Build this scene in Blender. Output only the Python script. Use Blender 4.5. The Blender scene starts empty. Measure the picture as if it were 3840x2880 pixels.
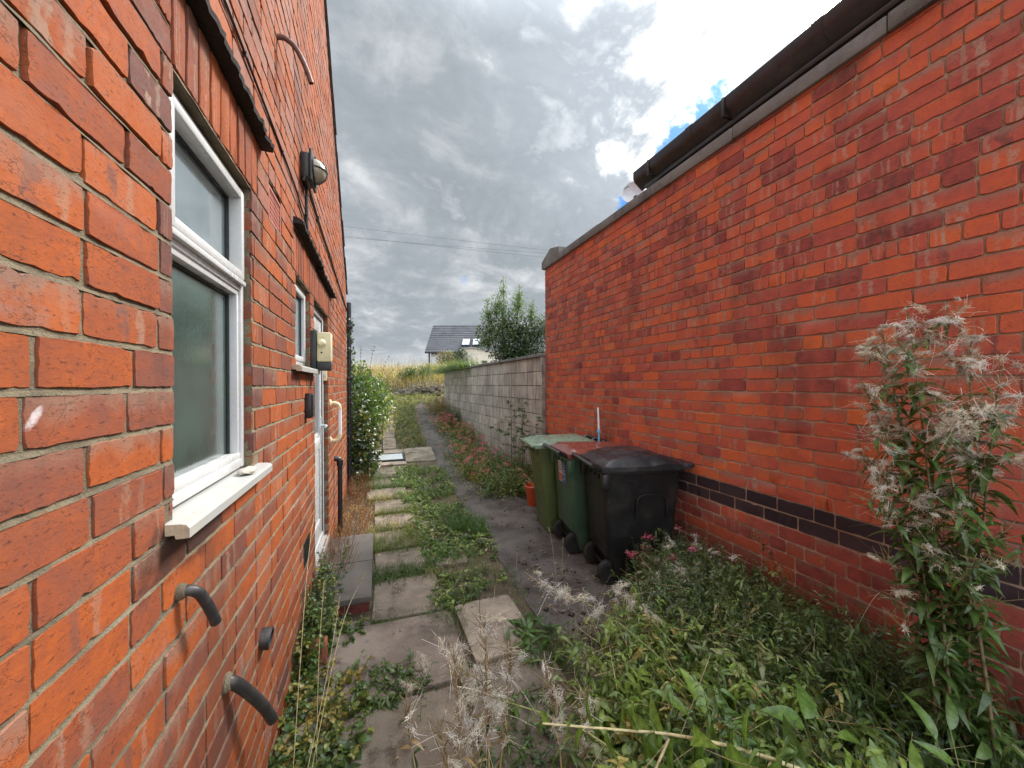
import bpy, bmesh, math, random
import numpy as np
from mathutils import Vector, Matrix
R = math.radians
rng = np.random.default_rng(7)
random.seed(7)
sc = bpy.context.scene
COL = sc.collection

# ------------------------------------------------------------------ camera
EYE = 1.66
TH, ROLL = R(19.3), R(0.3)
cam_d = bpy.data.cameras.new("camera"); cam = bpy.data.objects.new("camera", cam_d); COL.objects.link(cam)
cam_d.sensor_width = 36.0; cam_d.lens = 36.0*1443/3840; cam_d.clip_start = 0.02; cam_d.clip_end = 2000
rt = Vector((math.cos(TH), -math.sin(TH), 0)); fw = Vector((math.sin(TH), math.cos(TH), 0)); up = Vector((0, 0, 1))
ax = rt*math.cos(ROLL) - up*math.sin(ROLL); ay = up*math.cos(ROLL) + rt*math.sin(ROLL); az = -fw
m = Matrix((ax, ay, az)).transposed().to_4x4(); m.translation = (0, 0, EYE)
cam.matrix_world = m
sc.camera = cam

# ------------------------------------------------------------------ light
SUN_AZ, SUN_EL = R(62), R(44)          # azimuth from +Y towards +X
sdir = Vector((math.sin(SUN_AZ)*math.cos(SUN_EL), math.cos(SUN_AZ)*math.cos(SUN_EL), math.sin(SUN_EL)))
sl = bpy.data.lights.new("sun", 'SUN'); sl.energy = 2.0; sl.angle = R(14); sl.color = (1, 0.95, 0.88)
so = bpy.data.objects.new("sun", sl); COL.objects.link(so)
so.rotation_euler = sdir.to_track_quat('Z', 'Y').to_euler(); so.location = (6, 3, 9)
sc.view_settings.view_transform = 'Standard'; sc.view_settings.look = 'None'
sc.view_settings.exposure = 1.62; sc.view_settings.gamma = 1

class NT:
    def __init__(s, tree): s.t = tree; s.n = tree.nodes; s.l = tree.links
    def add(s, typ, props=None, **inp):
        nd = s.n.new(typ)
        for k, v in (props or {}).items(): setattr(nd, k, v)
        for k, v in inp.items():
            key = int(k[1:]) if k[0] == 'i' and k[1:].isdigit() else k.replace('_', ' ')
            s.set(nd.inputs[key], v)
        return nd
    def set(s, sock, v):
        if isinstance(v, bpy.types.NodeSocket): s.l.new(v, sock)
        elif isinstance(v, bpy.types.Node): s.l.new(v.outputs[0], sock)
        elif isinstance(v, (tuple, list)) and sock.type == 'RGBA' and len(v) == 3: sock.default_value = (*v, 1)
        else: sock.default_value = v
    def math(s, op, a, b=0.0, c=0.0, clamp=False):
        return s.add('ShaderNodeMath', {'operation': op, 'use_clamp': clamp}, i0=a, i1=b, i2=c).outputs[0]
    def vmath(s, op, a, b=None, out=0, scale=None):
        nd = s.add('ShaderNodeVectorMath', {'operation': op}, i0=a)
        if b is not None: s.set(nd.inputs[1], b)
        if scale is not None: s.set(nd.inputs['Scale'], scale)
        return nd.outputs[out]
    def smooth(s, x, a, b, lo=0.0, hi=1.0):
        nd = s.add('ShaderNodeMapRange', {'interpolation_type': 'SMOOTHSTEP'})
        s.set(nd.inputs[0], x)
        for i, v in zip((1, 2, 3, 4), (a, b, lo, hi)): s.set(nd.inputs[i], v)
        return nd.outputs[0]
    def mix(s, f, a, b, mode='MIX'):
        nd = s.add('ShaderNodeMix', {'data_type': 'RGBA', 'blend_type': mode})
        s.set(nd.inputs[0], f); s.set(nd.inputs[6], a); s.set(nd.inputs[7], b)
        return nd.outputs[2]
    def noise(s, vec, scale, detail=4, rough=0.5, dist=0.0, out=0):
        nd = s.add('ShaderNodeTexNoise', None, Vector=vec, Scale=scale, Detail=detail, Roughness=rough, Distortion=dist)
        return nd.outputs[out]
    def ramp(s, f, stops, interp='LINEAR'):
        nd = s.n.new('ShaderNodeValToRGB'); cr = nd.color_ramp; cr.interpolation = interp
        while len(cr.elements) < len(stops): cr.elements.new(0.5)
        for e, (p, c) in zip(cr.elements, stops):
            e.position = p; e.color = (*c, 1) if len(c) == 3 else c
        s.set(nd.inputs[0], f)
        return nd.outputs[0]
    def bump(s, h, strength=0.3, dist=0.01):
        return s.add('ShaderNodeBump', None, Strength=strength, Distance=dist, Height=h).outputs[0]

# ------------------------------------------------------------------ sky
w = bpy.data.worlds.new("World"); sc.world = w; w.use_nodes = True
W = NT(w.node_tree); W.n.clear()
d = W.vmath('NORMALIZE', W.add('ShaderNodeTexCoord').outputs['Generated'])
sep = W.add('ShaderNodeSeparateXYZ', None, i0=d)
X_, Y_, Z_ = sep.outputs
sky = W.add('ShaderNodeTexSky', {'sky_type': 'NISHITA', 'sun_disc': False, 'sun_elevation': SUN_EL, 'sun_rotation': SUN_AZ})
zc = W.math('ADD', W.math('MAXIMUM', Z_, 0.0), 0.30)
pl = W.add('ShaderNodeCombineXYZ', None, i0=W.math('DIVIDE', X_, zc), i1=W.math('DIVIDE', Y_, zc), i2=0.35).outputs[0]
warp = W.vmath('ADD', pl, W.vmath('SCALE', W.noise(pl, 1.6, 3, 0.5, out=1), scale=0.35))
n1 = W.noise(warp, 2.1, 10, 0.6)
n2 = W.noise(W.vmath('ADD', warp, (3.1, 7.7, 1.0)), 6.5, 9, 0.62)
n3 = W.noise(W.vmath('ADD', pl, (9.0, 2.0, 4.0)), 0.5, 2, 0.5)
cl = W.math('ADD', W.math('MULTIPLY', n1, 0.60), W.math('ADD', W.math('MULTIPLY', n2, 0.42), W.math('MULTIPLY', n3, -0.02)))
sd = W.vmath('DOT_PRODUCT', d, tuple(sdir), out=1)
glow = W.smooth(sd, 0.74, 0.97)
cloud = W.ramp(cl, [(0.36, (2.1, 2.25, 2.42)), (0.43, (1.38, 1.53, 1.70)), (0.50, (1.55, 1.71, 1.88)), (0.57, (2.05, 2.2, 2.34)), (0.68, (3.2, 3.28, 3.34))])
gl2 = W.smooth(W.math('ADD', sd, W.math('MULTIPLY', W.math('SUBTRACT', cl, 0.5), 0.9)), 0.87, 0.99)
cloud = W.mix(W.math('MULTIPLY', W.smooth(sd, 0.74, 0.97), 0.55), cloud, W.vmath('SCALE', cloud, scale=2.2))
cloud = W.mix(gl2, cloud, (7.4, 7.38, 7.3))
low = W.smooth(Z_, 0.015, 0.11, 1.0, 0.0)
cloud = W.mix(W.math('MULTIPLY', low, 0.75), cloud, (3.3, 3.4, 3.45))
# blue gaps close to the sun side
nh_ = W.noise(W.vmath('SCALE', d, scale=9.0), 1.6, 7, 0.62)
hole = 0.0
for hd0, r_ in (((0.612, 0.592, 0.522), 0.062), ((0.530, 0.742, 0.408), 0.034), ((0.205, 0.944, 0.260), 0.016), ((0.585, 0.655, 0.478), 0.040)):
    l_ = math.sqrt(sum(x*x for x in hd0)); hv = tuple(x/l_ for x in hd0)
    dd = W.math('SUBTRACT', 1.0, W.vmath('DOT_PRODUCT', d, hv, out=1))
    k_ = W.smooth(W.math('ADD', W.math('DIVIDE', dd, r_*r_*0.5), W.math('MULTIPLY', W.math('SUBTRACT', nh_, 0.5), 5.0)), 0.25, 1.0, 1.0, 0.0)
    hole = W.math('MAXIMUM', hole, W.math('MULTIPLY', k_, 0.95 if r_ > 0.03 else 0.22))
blue = W.vmath('MULTIPLY', W.vmath('SCALE', sky.outputs[0], scale=0.42), (0.28, 0.72, 1.25))
skyc = W.mix(hole, cloud, blue)
# fill: unseen sky overhead and behind the camera, brightened to light the alley
boost = W.math('ADD', 1.0, W.math('ADD', W.math('MULTIPLY', W.smooth(Z_, 0.66, 0.90), 3.5), W.math('MULTIPLY', W.smooth(Y_, 0.05, -0.55), 4.0)))
skyc = W.vmath('SCALE', skyc, scale=boost)
bg = W.add('ShaderNodeBackground', None, Color=skyc, Strength=0.088)
W.l.new(bg.outputs[0], W.add('ShaderNodeOutputWorld').inputs[0])

# ------------------------------------------------------------------ materials
def mat(name):
    mm = bpy.data.materials.new(name); mm.use_nodes = True
    t = NT(mm.node_tree); t.n.clear()
    b = t.add('ShaderNodeBsdfPrincipled'); o = t.add('ShaderNodeOutputMaterial')
    t.l.new(b.outputs[0], o.inputs[0])
    return mm, t, b, o
def pos(t): return t.add('ShaderNodeNewGeometry').outputs['Position']
def simple(name, col, rough=0.5, var=0.15, scale=14, bump=0.0, bscale=120, metal=0.0, spec=0.5, dirt=None, dirt_amt=0.4, dscale=5, coat=0.0):
    mm, t, b, o = mat(name); p = t.add('ShaderNodeTexCoord').outputs['Object']
    n = t.noise(p, scale, 5, 0.6)
    c = t.mix(t.math('MULTIPLY', t.smooth(n, 0.3, 0.7), 1.0), tuple(x*(1-var) for x in col), tuple(min(1, x*(1+var)) for x in col))
    if dirt:
        c = t.mix(t.math('MULTIPLY', t.smooth(t.noise(p, dscale, 7, 0.65), 0.48, 0.68), dirt_amt), c, dirt)
    t.set(b.inputs['Base Color'], c)
    t.set(b.inputs['Roughness'], t.smooth(t.noise(p, scale*3, 4), 0.25, 0.75, max(0.03, rough-0.08), min(1, rough+0.08)))
    b.inputs['Metallic'].default_value = metal; b.inputs['Specular IOR Level'].default_value = spec
    if coat: b.inputs['Coat Weight'].default_value = coat
    if bump: t.set(b.inputs['Normal'], t.bump(t.noise(p, bscale, 6, 0.65), bump, 0.01))
    return mm

def brick_mat(name, ramp, pale, darkst, crack=0.5, pit=0.5, smear=None, damp=False, bloom=0.10):
    mm, t, b, o = mat(name); p = pos(t)
    at = t.add('ShaderNodeAttribute', {'attribute_name': 'Col'}).outputs['Color']
    s3 = t.add('ShaderNodeSeparateColor', None, i0=at); hue, rnd, stain = s3.outputs
    uv = t.add('ShaderNodeUVMap', {'uv_map': 'UVMap'}).outputs[0]
    su = t.add('ShaderNodeSeparateXYZ', None, i0=uv); s_, t_ = su.outputs[0], su.outputs[1]
    nA = t.noise(p, 11, 6, 0.65); nB = t.noise(p, 45, 6, 0.68); nC = t.noise(t.vmath('MULTIPLY', p, (1.0, 0.55, 1.5)), 150, 5, 0.66)
    nS = t.noise(t.vmath('MULTIPLY', p, (1.0, 0.28, 1.6)), 60, 5, 0.65)
    h = t.math('ADD', hue, t.math('ADD', t.math('MULTIPLY', t.math('SUBTRACT', nA, 0.5), 0.80), t.math('MULTIPLY', t.math('ADD', t.math('SUBTRACT', nB, 0.5), t.math('SUBTRACT', nS, 0.5)), 0.40)))
    c = t.ramp(h, ramp)
    # kiln marks: pale and dark bands across a brick where others lay on it
    s0 = t.math('ADD', 0.2, t.math('MULTIPLY', rnd, 0.55))
    wob = t.math('ADD', t.math('MULTIPLY', t.math('SUBTRACT', nB, 0.5), 0.22), t.math('MULTIPLY', t.math('SUBTRACT', nA, 0.5), 0.18))
    dist = t.math('ABSOLUTE', t.math('ADD', t.math('SUBTRACT', s_, s0), wob))
    wid = t.math('ADD', 0.03, t.math('MULTIPLY', rnd, 0.06))
    band = t.math('MULTIPLY', t.smooth(dist, wid, t.math('ADD', wid, 0.03), 1.0, 0.0), t.math('MULTIPLY', stain, t.smooth(t.noise(p, 28, 4, 0.6), 0.38, 0.56)))
    d2 = t.math('ABSOLUTE', t.math('ADD', t.math('SUBTRACT', s_, t.math('ADD', s0, 0.24)), wob))
    band2 = t.math('MULTIPLY', t.smooth(d2, 0.02, 0.06, 1.0, 0.0), t.math('MULTIPLY', stain, 0.7))
    isd = t.math('GREATER_THAN', t.math('FRACT', t.math('MULTIPLY', rnd, 7.3)), 0.62)
    stc = t.mix(isd, pale, darkst)
    c = t.mix(t.math('MULTIPLY', band, 0.8), c, stc)
    c = t.mix(t.math('MULTIPLY', band2, 0.7), c, pale)
    # smoky tops and edges
    c = t.mix(t.math('MULTIPLY', t.smooth(t.math('ADD', t.math('MULTIPLY', t_, 0.55), nA), 0.72, 1.12), t.math('MULTIPLY', t.smooth(rnd, 0.35, 0.7), 0.75)), c, tuple(0.5*a_+0.5*b_ for a_, b_ in zip(pale, darkst)))
    c = t.mix(t.math('MULTIPLY', t.smooth(nC, 0.56, 0.68), pit), c, tuple(x*0.35 for x in darkst))
    vo = t.add('ShaderNodeTexVoronoi', {'feature': 'DISTANCE_TO_EDGE'}, Scale=26.0, Vector=t.vmath('ADD', p, t.vmath('SCALE', t.noise(p, 30, 4, 0.6, out=1), scale=0.06))).outputs['Distance']
    cr = t.math('MULTIPLY', t.smooth(vo, 0.008, 0.03, 1.0, 0.0), t.smooth(t.noise(p, 11, 3), 0.50, 0.62))
    c = t.mix(t.math('MULTIPLY', cr, crack), c, tuple(x*0.25 for x in darkst))
    if smear:
        sp_ = t.vmath('SUBTRACT', p, smear); sx = t.add('ShaderNodeSeparateXYZ', None, i0=sp_).outputs
        e_ = t.math('ADD', t.math('POWER', t.math('DIVIDE', t.math('SUBTRACT', sx[1], t.math('MULTIPLY', sx[2], 1.0)), 0.012), 2.0), t.math('POWER', t.math('DIVIDE', t.math('ADD', sx[1], sx[2]), 0.035), 2.0))
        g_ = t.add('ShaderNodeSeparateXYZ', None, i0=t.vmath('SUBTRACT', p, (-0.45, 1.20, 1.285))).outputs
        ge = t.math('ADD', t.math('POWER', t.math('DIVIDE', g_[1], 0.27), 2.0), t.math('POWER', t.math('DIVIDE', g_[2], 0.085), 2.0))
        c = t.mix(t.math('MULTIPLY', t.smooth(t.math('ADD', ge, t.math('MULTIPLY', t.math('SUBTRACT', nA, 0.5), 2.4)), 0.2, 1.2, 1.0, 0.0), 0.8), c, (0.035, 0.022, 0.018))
        c = t.mix(t.math('MULTIPLY', t.smooth(t.math('ADD', e_, t.math('MULTIPLY', t.math('SUBTRACT', nB, 0.5), 3.0)), 0.1, 1.1, 1.0, 0.0), 0.8), c, (0.60, 0.55, 0.56))
    # lime bloom and rain wash
    c = t.mix(t.math('MULTIPLY', t.smooth(t.noise(p, 2.3, 6, 0.65), 0.58, 0.75), bloom), c, (0.42, 0.30, 0.24))
    if damp:
        pz = t.add('ShaderNodeSeparateXYZ', None, i0=p).outputs[2]; nd_ = t.noise(p, 1.7, 6, 0.65)
        dm = t.smooth(t.math('ADD', pz, t.math('MULTIPLY', t.math('SUBTRACT', nd_, 0.5), 1.3)), 0.25, 1.0, 1.0, 0.0)
        c = t.mix(t.math('MULTIPLY', dm, 0.55), c, (0.085, 0.022, 0.017))
        sa = t.math('MULTIPLY', t.smooth(t.noise(p, 16, 7, 0.72), 0.60, 0.68), t.smooth(t.noise(p, 1.9, 4, 0.6), 0.52, 0.62))
        c = t.mix(t.math('MULTIPLY', sa, t.smooth(pz, 0.55, 1.0, 0.7, 0.0)), c, (0.50, 0.44, 0.40))
    soot = t.math('MULTIPLY', t.smooth(t.noise(t.vmath('MULTIPLY', p, (1.0, 1.0, 0.35)), 2.0, 7, 0.68), 0.50, 0.70), 0.55)
    c = t.mix(soot, c, tuple(x*0.55 for x in darkst))
    t.set(b.inputs['Base Color'], c)
    t.set(b.inputs['Roughness'], t.smooth(nB, 0.3, 0.7, 0.6, 0.9)); b.inputs['Specular IOR Level'].default_value = 0.18
    hgt = t.math('ADD', t.math('MULTIPLY', nB, 0.6), t.math('SUBTRACT', t.math('MULTIPLY', nC, 0.35), t.math('MULTIPLY', cr, 0.5)))
    t.set(b.inputs['Normal'], t.bump(hgt, 0.45, 0.004))
    return mm
def mortar_mat(name, c1, c2, c3):
    mm, t, b, o = mat(name); p = pos(t)
    c = t.mix(t.smooth(t.noise(p, 12, 5, 0.6), 0.35, 0.65), c1, c2)
    c = t.mix(t.math('MULTIPLY', t.smooth(t.noise(p, 3.1, 5, 0.6), 0.5, 0.7), 0.7), c, c3)
    c = t.mix(t.smooth(t.noise(p, 240, 3, 0.6), 0.55, 0.75), c, tuple(x*0.45 for x in c1))
    t.set(b.inputs['Base Color'], c); b.inputs['Roughness'].default_value = 0.95
    t.set(b.inputs['Normal'], t.bump(t.noise(p, 130, 6, 0.7), 0.9, 0.012))
    return mm
M = {}
M['brick_l'] = brick_mat('orange_brick', [(0.0, (0.12, 0.055, 0.045)), (0.2, (0.17, 0.060, 0.040)), (0.45, (0.245, 0.064, 0.026)), (0.7, (0.33, 0.080, 0.020)), (0.85, (0.33, 0.098, 0.040)), (1.0, (0.28, 0.120, 0.085))],
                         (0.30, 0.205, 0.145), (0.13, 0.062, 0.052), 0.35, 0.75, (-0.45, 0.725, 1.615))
M['brick_r'] = brick_mat('red_brick', [(0.0, (0.075, 0.03, 0.033)), (0.2, (0.24, 0.060, 0.052)), (0.45, (0.42, 0.098, 0.070)), (0.7, (0.55, 0.122, 0.058)), (1.0, (0.64, 0.155, 0.050))],
                         (0.42, 0.29, 0.22), (0.13, 0.060, 0.055), 0.35, 0.6, None, True, 0.40)
M['blue_brick'] = brick_mat('blue_brick', [(0.0, (0.022, 0.016, 0.020)), (0.5, (0.045, 0.028, 0.034)), (1.0, (0.075, 0.048, 0.05))], (0.07, 0.05, 0.05), (0.015, 0.013, 0.018), 0.2, 0.3)
M['mortar_l'] = mortar_mat('buff_mortar', (0.235, 0.19, 0.12), (0.15, 0.12, 0.076), (0.28, 0.235, 0.16))
M['mortar_r'] = mortar_mat('pinkish_mortar', (0.42, 0.29, 0.205), (0.50, 0.36, 0.26), (0.22, 0.14, 0.10))

def concrete(name, c1, c2, stain, joint=None, bsc=140, streak=False, spots=0.3, dirt2=0.0):
    mm, t, b, o = mat(name); p = pos(t)
    c = t.mix(t.smooth(t.noise(p, 3.3, 7, 0.62), 0.35, 0.65), c1, c2)
    c = t.mix(t.math('MULTIPLY', t.smooth(t.noise(p, 190, 3, 0.6), 0.57, 0.7), spots), c, tuple(min(1, x*1.9) for x in c1))
    c = t.mix(t.math('MULTIPLY', t.smooth(t.noise(p, 110, 4, 0.6), 0.60, 0.72), 0.5), c, tuple(x*0.4 for x in c1))
    v = t.vmath('MULTIPLY', p, (6.0, 6.0, 0.7)) if streak else p
    c = t.mix(t.math('MULTIPLY', t.smooth(t.noise(v, 2.2 if not streak else 2.6, 7, 0.68), 0.47, 0.66), 0.75 if not streak else 0.62), c, stain)
    c = t.mix(t.math('MULTIPLY', t.smooth(t.noise(p, 4.3, 8, 0.7), 0.54, 0.64), dirt2), c, (0.055, 0.042, 0.030))
    vo = t.add('ShaderNodeTexVoronoi', {'feature': 'DISTANCE_TO_EDGE'}, Scale=1.9, Vector=t.vmath('ADD', p, t.vmath('SCALE', t.noise(p, 7, 4, 0.6, out=1), scale=0.25))).outputs['Distance']
    c = t.mix(t.math('MULTIPLY', t.math('MULTIPLY', t.smooth(vo, 0.003, 0.010, 1.0, 0.0), t.smooth(t.noise(p, 1.3, 2), 0.5, 0.6)), dirt2), c, (0.03, 0.024, 0.018))
    at = t.add('ShaderNodeAttribute', {'attribute_name': 'Col'}).outputs['Color']
    c = t.mix(1.0, c, at, 'MULTIPLY')
    t.set(b.inputs['Base Color'], c); b.inputs['Roughness'].default_value = 0.9; b.inputs['Specular IOR Level'].default_value = 0.3
    t.set(b.inputs['Normal'], t.bump(t.noise(p, bsc, 6, 0.7), 0.6, 0.008))
    return mm
M['flag'] = concrete('paving_concrete', (0.25, 0.208, 0.165), (0.16, 0.131, 0.104), (0.085, 0.068, 0.053), spots=0.6, dirt2=0.75)
M['step'] = concrete('step_concrete', (0.135, 0.122, 0.106), (0.105, 0.094, 0.082), (0.068, 0.06, 0.052))
M['coping'] = concrete('coping_concrete', (0.20, 0.195, 0.185), (0.14, 0.135, 0.125), (0.075, 0.07, 0.065), spots=0.5)
M['block'] = concrete('block_concrete', (0.52, 0.48, 0.43), (0.38, 0.35, 0.31), (0.14, 0.128, 0.115), streak=True)
M['block_joint'] = concrete('block_joint', (0.34, 0.31, 0.27), (0.13, 0.115, 0.10), (0.06, 0.052, 0.045))
M['tarmac'] = concrete('worn_tarmac', (0.085, 0.074, 0.067), (0.13, 0.112, 0.098), (0.030, 0.022, 0.017), bsc=90, spots=0.5, dirt2=0.6)
M['soil'] = concrete('soil', (0.085, 0.062, 0.043), (0.14, 0.105, 0.07), (0.035, 0.026, 0.018), bsc=60)
M['rubble'] = concrete('rubble_stone', (0.26, 0.22, 0.18), (0.15, 0.125, 0.10), (0.07, 0.06, 0.045))
M['pvc'] = simple('white_upvc', (0.50, 0.505, 0.505), 0.28, 0.02, 6, dirt=(0.50, 0.46, 0.38), dirt_amt=0.35, dscale=9)
M['sill'] = simple('stone_white_sill', (0.36, 0.362, 0.35), 0.35, 0.03, 8, dirt=(0.40, 0.36, 0.29), dirt_amt=0.45, dscale=7)
M['sill_end'] = simple('raw_sill_end', (0.42, 0.33, 0.23), 0.8, 0.2, 40, bump=0.3)
M['gasket'] = simple('black_gasket', (0.015, 0.016, 0.018), 0.5, 0.1)
M['black'] = simple('black_plastic', (0.014, 0.014, 0.015), 0.42, 0.2, 8, bump=0.05, bscale=300, dirt=(0.06, 0.052, 0.045), dirt_amt=0.4)
M['pipe'] = simple('black_pipe', (0.022, 0.021, 0.022), 0.45, 0.25, 20, bump=0.15, dirt=(0.11, 0.095, 0.08), dirt_amt=0.55, dscale=14)
M['copper'] = simple('weathered_copper', (0.13, 0.062, 0.045), 0.55, 0.3, 30, bump=0.2)
M['cream'] = simple('aged_cream_plastic', (0.62, 0.55, 0.33), 0.4, 0.06, 9, dirt=(0.35, 0.28, 0.14), dirt_amt=0.4)
M['ivory'] = simple('ivory_rail', (0.70, 0.58, 0.36), 0.4, 0.05)
M['rail_grip'] = simple('white_rail_grip', (0.74, 0.73, 0.72), 0.5, 0.05)
M['lead'] = simple('lead_sheet', (0.16, 0.16, 0.165), 0.6, 0.3, 25, bump=0.3, bscale=40, dirt=(0.36, 0.35, 0.33), dirt_amt=0.6)
M['tar'] = simple('bitumen_underside', (0.012, 0.010, 0.009), 0.8, 0.3, 20, bump=0.4)
M['terracotta'] = simple('terracotta', (0.30, 0.085, 0.05), 0.75, 0.2, 20, bump=0.25, dirt=(0.12, 0.06, 0.05), dirt_amt=0.5)
M['pot_orange'] = simple('orange_plastic', (0.50, 0.085, 0.03), 0.45, 0.1, dirt=(0.2, 0.06, 0.03))
M['gutter'] = simple('black_gutter', (0.022, 0.021, 0.024), 0.35, 0.2, 10, dirt=(0.06, 0.054, 0.052), dirt_amt=0.3)
M['fascia'] = simple('red_brown_fascia', (0.13, 0.042, 0.036), 0.55, 0.25, 10, dirt=(0.05, 0.02, 0.02), dirt_amt=0.5)
M['slate'] = simple('slate', (0.075, 0.072, 0.078), 0.6, 0.3, 12, bump=0.3)
M['steel'] = simple('galvanised_steel', (0.52, 0.56, 0.58), 0.4, 0.12, 30, metal=0.35, dirt=(0.30, 0.28, 0.25), dirt_amt=0.5, dscale=20, bump=0.1)
M['dish'] = simple('grey_dish', (0.50, 0.51, 0.54), 0.45, 0.05, dirt=(0.3, 0.3, 0.32))
M['stone'] = simple('pebble_stone', (0.42, 0.38, 0.32), 0.8, 0.3, 40, bump=0.5, bscale=60, dirt=(0.18, 0.16, 0.13))
M['grey_pole'] = simple('white_pole', (0.66, 0.64, 0.66), 0.4, 0.06)
M['blue_plastic'] = simple('blue_plastic', (0.14, 0.36, 0.60), 0.45, 0.1)
M['wire'] = simple('grey_wire', (0.10, 0.105, 0.11), 0.6, 0.1)
M['cable'] = simple('black_cable', (0.018, 0.017, 0.018), 0.5, 0.2)
M['render_white'] = simple('white_render', (0.72, 0.73, 0.74), 0.85, 0.06, 3, dirt=(0.5, 0.5, 0.5), dirt_amt=0.3)
M['shed'] = simple('shed_panel', (0.56, 0.50, 0.40), 0.8, 0.08, 4, dirt=(0.36, 0.32, 0.26), dirt_amt=0.5)
M['sky_light'] = simple('skylight_glass', (0.62, 0.66, 0.72), 0.08, 0.05, spec=0.9)
M['green_bin'] = simple('green_bin_plastic', (0.046, 0.098, 0.058), 0.36, 0.15, 6, bump=0.05, bscale=260, dirt=(0.10, 0.105, 0.075), dirt_amt=0.4)
M['olive_bin'] = simple('olive_bin_plastic', (0.085, 0.128, 0.042), 0.38, 0.15, 6, bump=0.05, bscale=260, dirt=(0.10, 0.095, 0.055), dirt_amt=0.4)
M['sage_lid'] = simple('sage_lid_plastic', (0.19, 0.27, 0.19), 0.3, 0.12, 6, dirt=(0.27, 0.30, 0.22), dirt_amt=0.5)
M['brown_lid'] = simple('brown_lid_plastic', (0.22, 0.06, 0.042), 0.22, 0.15, 6, dirt=(0.20, 0.10, 0.075), dirt_amt=0.35)
M['black_bin'] = simple('black_bin_plastic', (0.009, 0.009, 0.010), 0.38, 0.2, 6, bump=0.05, bscale=260, dirt=(0.040, 0.034, 0.030), dirt_amt=0.5)
M['black_lid'] = simple('black_lid_plastic', (0.020, 0.021, 0.023), 0.33, 0.2, 6, spec=0.35, dirt=(0.10, 0.098, 0.098), dirt_amt=0.5)
M['gloss'] = simple('glossy_black_grip', (0.012, 0.013, 0.014), 0.16, 0.2)
M['rubber'] = simple('rubber', (0.012, 0.012, 0.012), 0.75, 0.2, dirt=(0.06, 0.05, 0.04))
M['st_white'] = simple('sticker_white', (0.70, 0.68, 0.63), 0.5, 0.05)
M['st_blue'] = simple('sticker_blue', (0.035, 0.13, 0.33), 0.45, 0.08)
M['st_red'] = simple('sticker_red', (0.55, 0.13, 0.10), 0.5, 0.08)

def glass_mat(name, tint, rough, bumps, dark):
    mm, t, b, o = mat(name); p = pos(t)
    c = t.mix(t.smooth(t.noise(p, 5, 4), 0.35, 0.65), tint, dark)
    t.set(b.inputs['Base Color'], c); b.inputs['Roughness'].default_value = rough
    b.inputs['Specular IOR Level'].default_value = 0.9; b.inputs['IOR'].default_value = 2.3; b.inputs['Coat Weight'].default_value = 1.0; b.inputs['Coat IOR'].default_value = 1.6; b.inputs['Coat Roughness'].default_value = rough
    hn = t.noise(t.vmath('MULTIPLY', p, (1.0, 1.0, 0.45)), 85, 4, 0.6)
    t.set(b.inputs['Normal'], t.bump(hn, bumps, 0.004))
    return mm
M['glass_up'] = glass_mat('obscured_glass_light', (0.16, 0.20, 0.21), 0.05, 0.06, (0.11, 0.15, 0.155))
M['glass_lo'] = glass_mat('obscured_glass', (0.045, 0.085, 0.070), 0.12, 0.22, (0.03, 0.05, 0.045))
M['glass_dk'] = glass_mat('dark_glass', (0.02, 0.024, 0.026), 0.06, 0.05, (0.015, 0.017, 0.018))
M['lens'] = simple('ribbed_lamp_glass', (0.30, 0.28, 0.20), 0.2, 0.08, 30, bump=0.2, bscale=90, dirt=(0.17, 0.15, 0.09), dirt_amt=0.5)

def foliage_mat(name, trans=0.35, rough=0.5, var=0.35, tint=(1.25, 1.35, 0.7)):
    mm, t, b, o = mat(name); p = pos(t)
    at = t.add('ShaderNodeAttribute', {'attribute_name': 'Col'}).outputs['Color']
    n = t.noise(p, 45, 4, 0.6)
    c = t.mix(t.smooth(n, 0.3, 0.7), t.vmath('SCALE', at, scale=1-var), t.vmath('SCALE', at, scale=1+var))
    t.set(b.inputs['Base Color'], c); b.inputs['Roughness'].default_value = rough; b.inputs['Specular IOR Level'].default_value = 0.65 if rough < .4 else 0.3
    tr = t.add('ShaderNodeBsdfTranslucent', None, Color=t.vmath('MULTIPLY', c, tint))
    mx = t.add('ShaderNodeMixShader', None, i0=trans, i1=b.outputs[0], i2=tr.outputs[0])
    t.l.new(mx.outputs[0], o.inputs[0])
    return mm
M['leaf'] = foliage_mat('leaf', 0.42, 0.34)
M['fluff'] = foliage_mat('seed_fluff', 0.45, 0.8, 0.12, (1.0, 1.0, 1.0))
M['stem'] = foliage_mat('stem', 0.0, 0.6, 0.25)
M['bark'] = simple('bark', (0.10, 0.075, 0.05), 0.9, 0.3, 20, bump=0.6, bscale=40)

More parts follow.
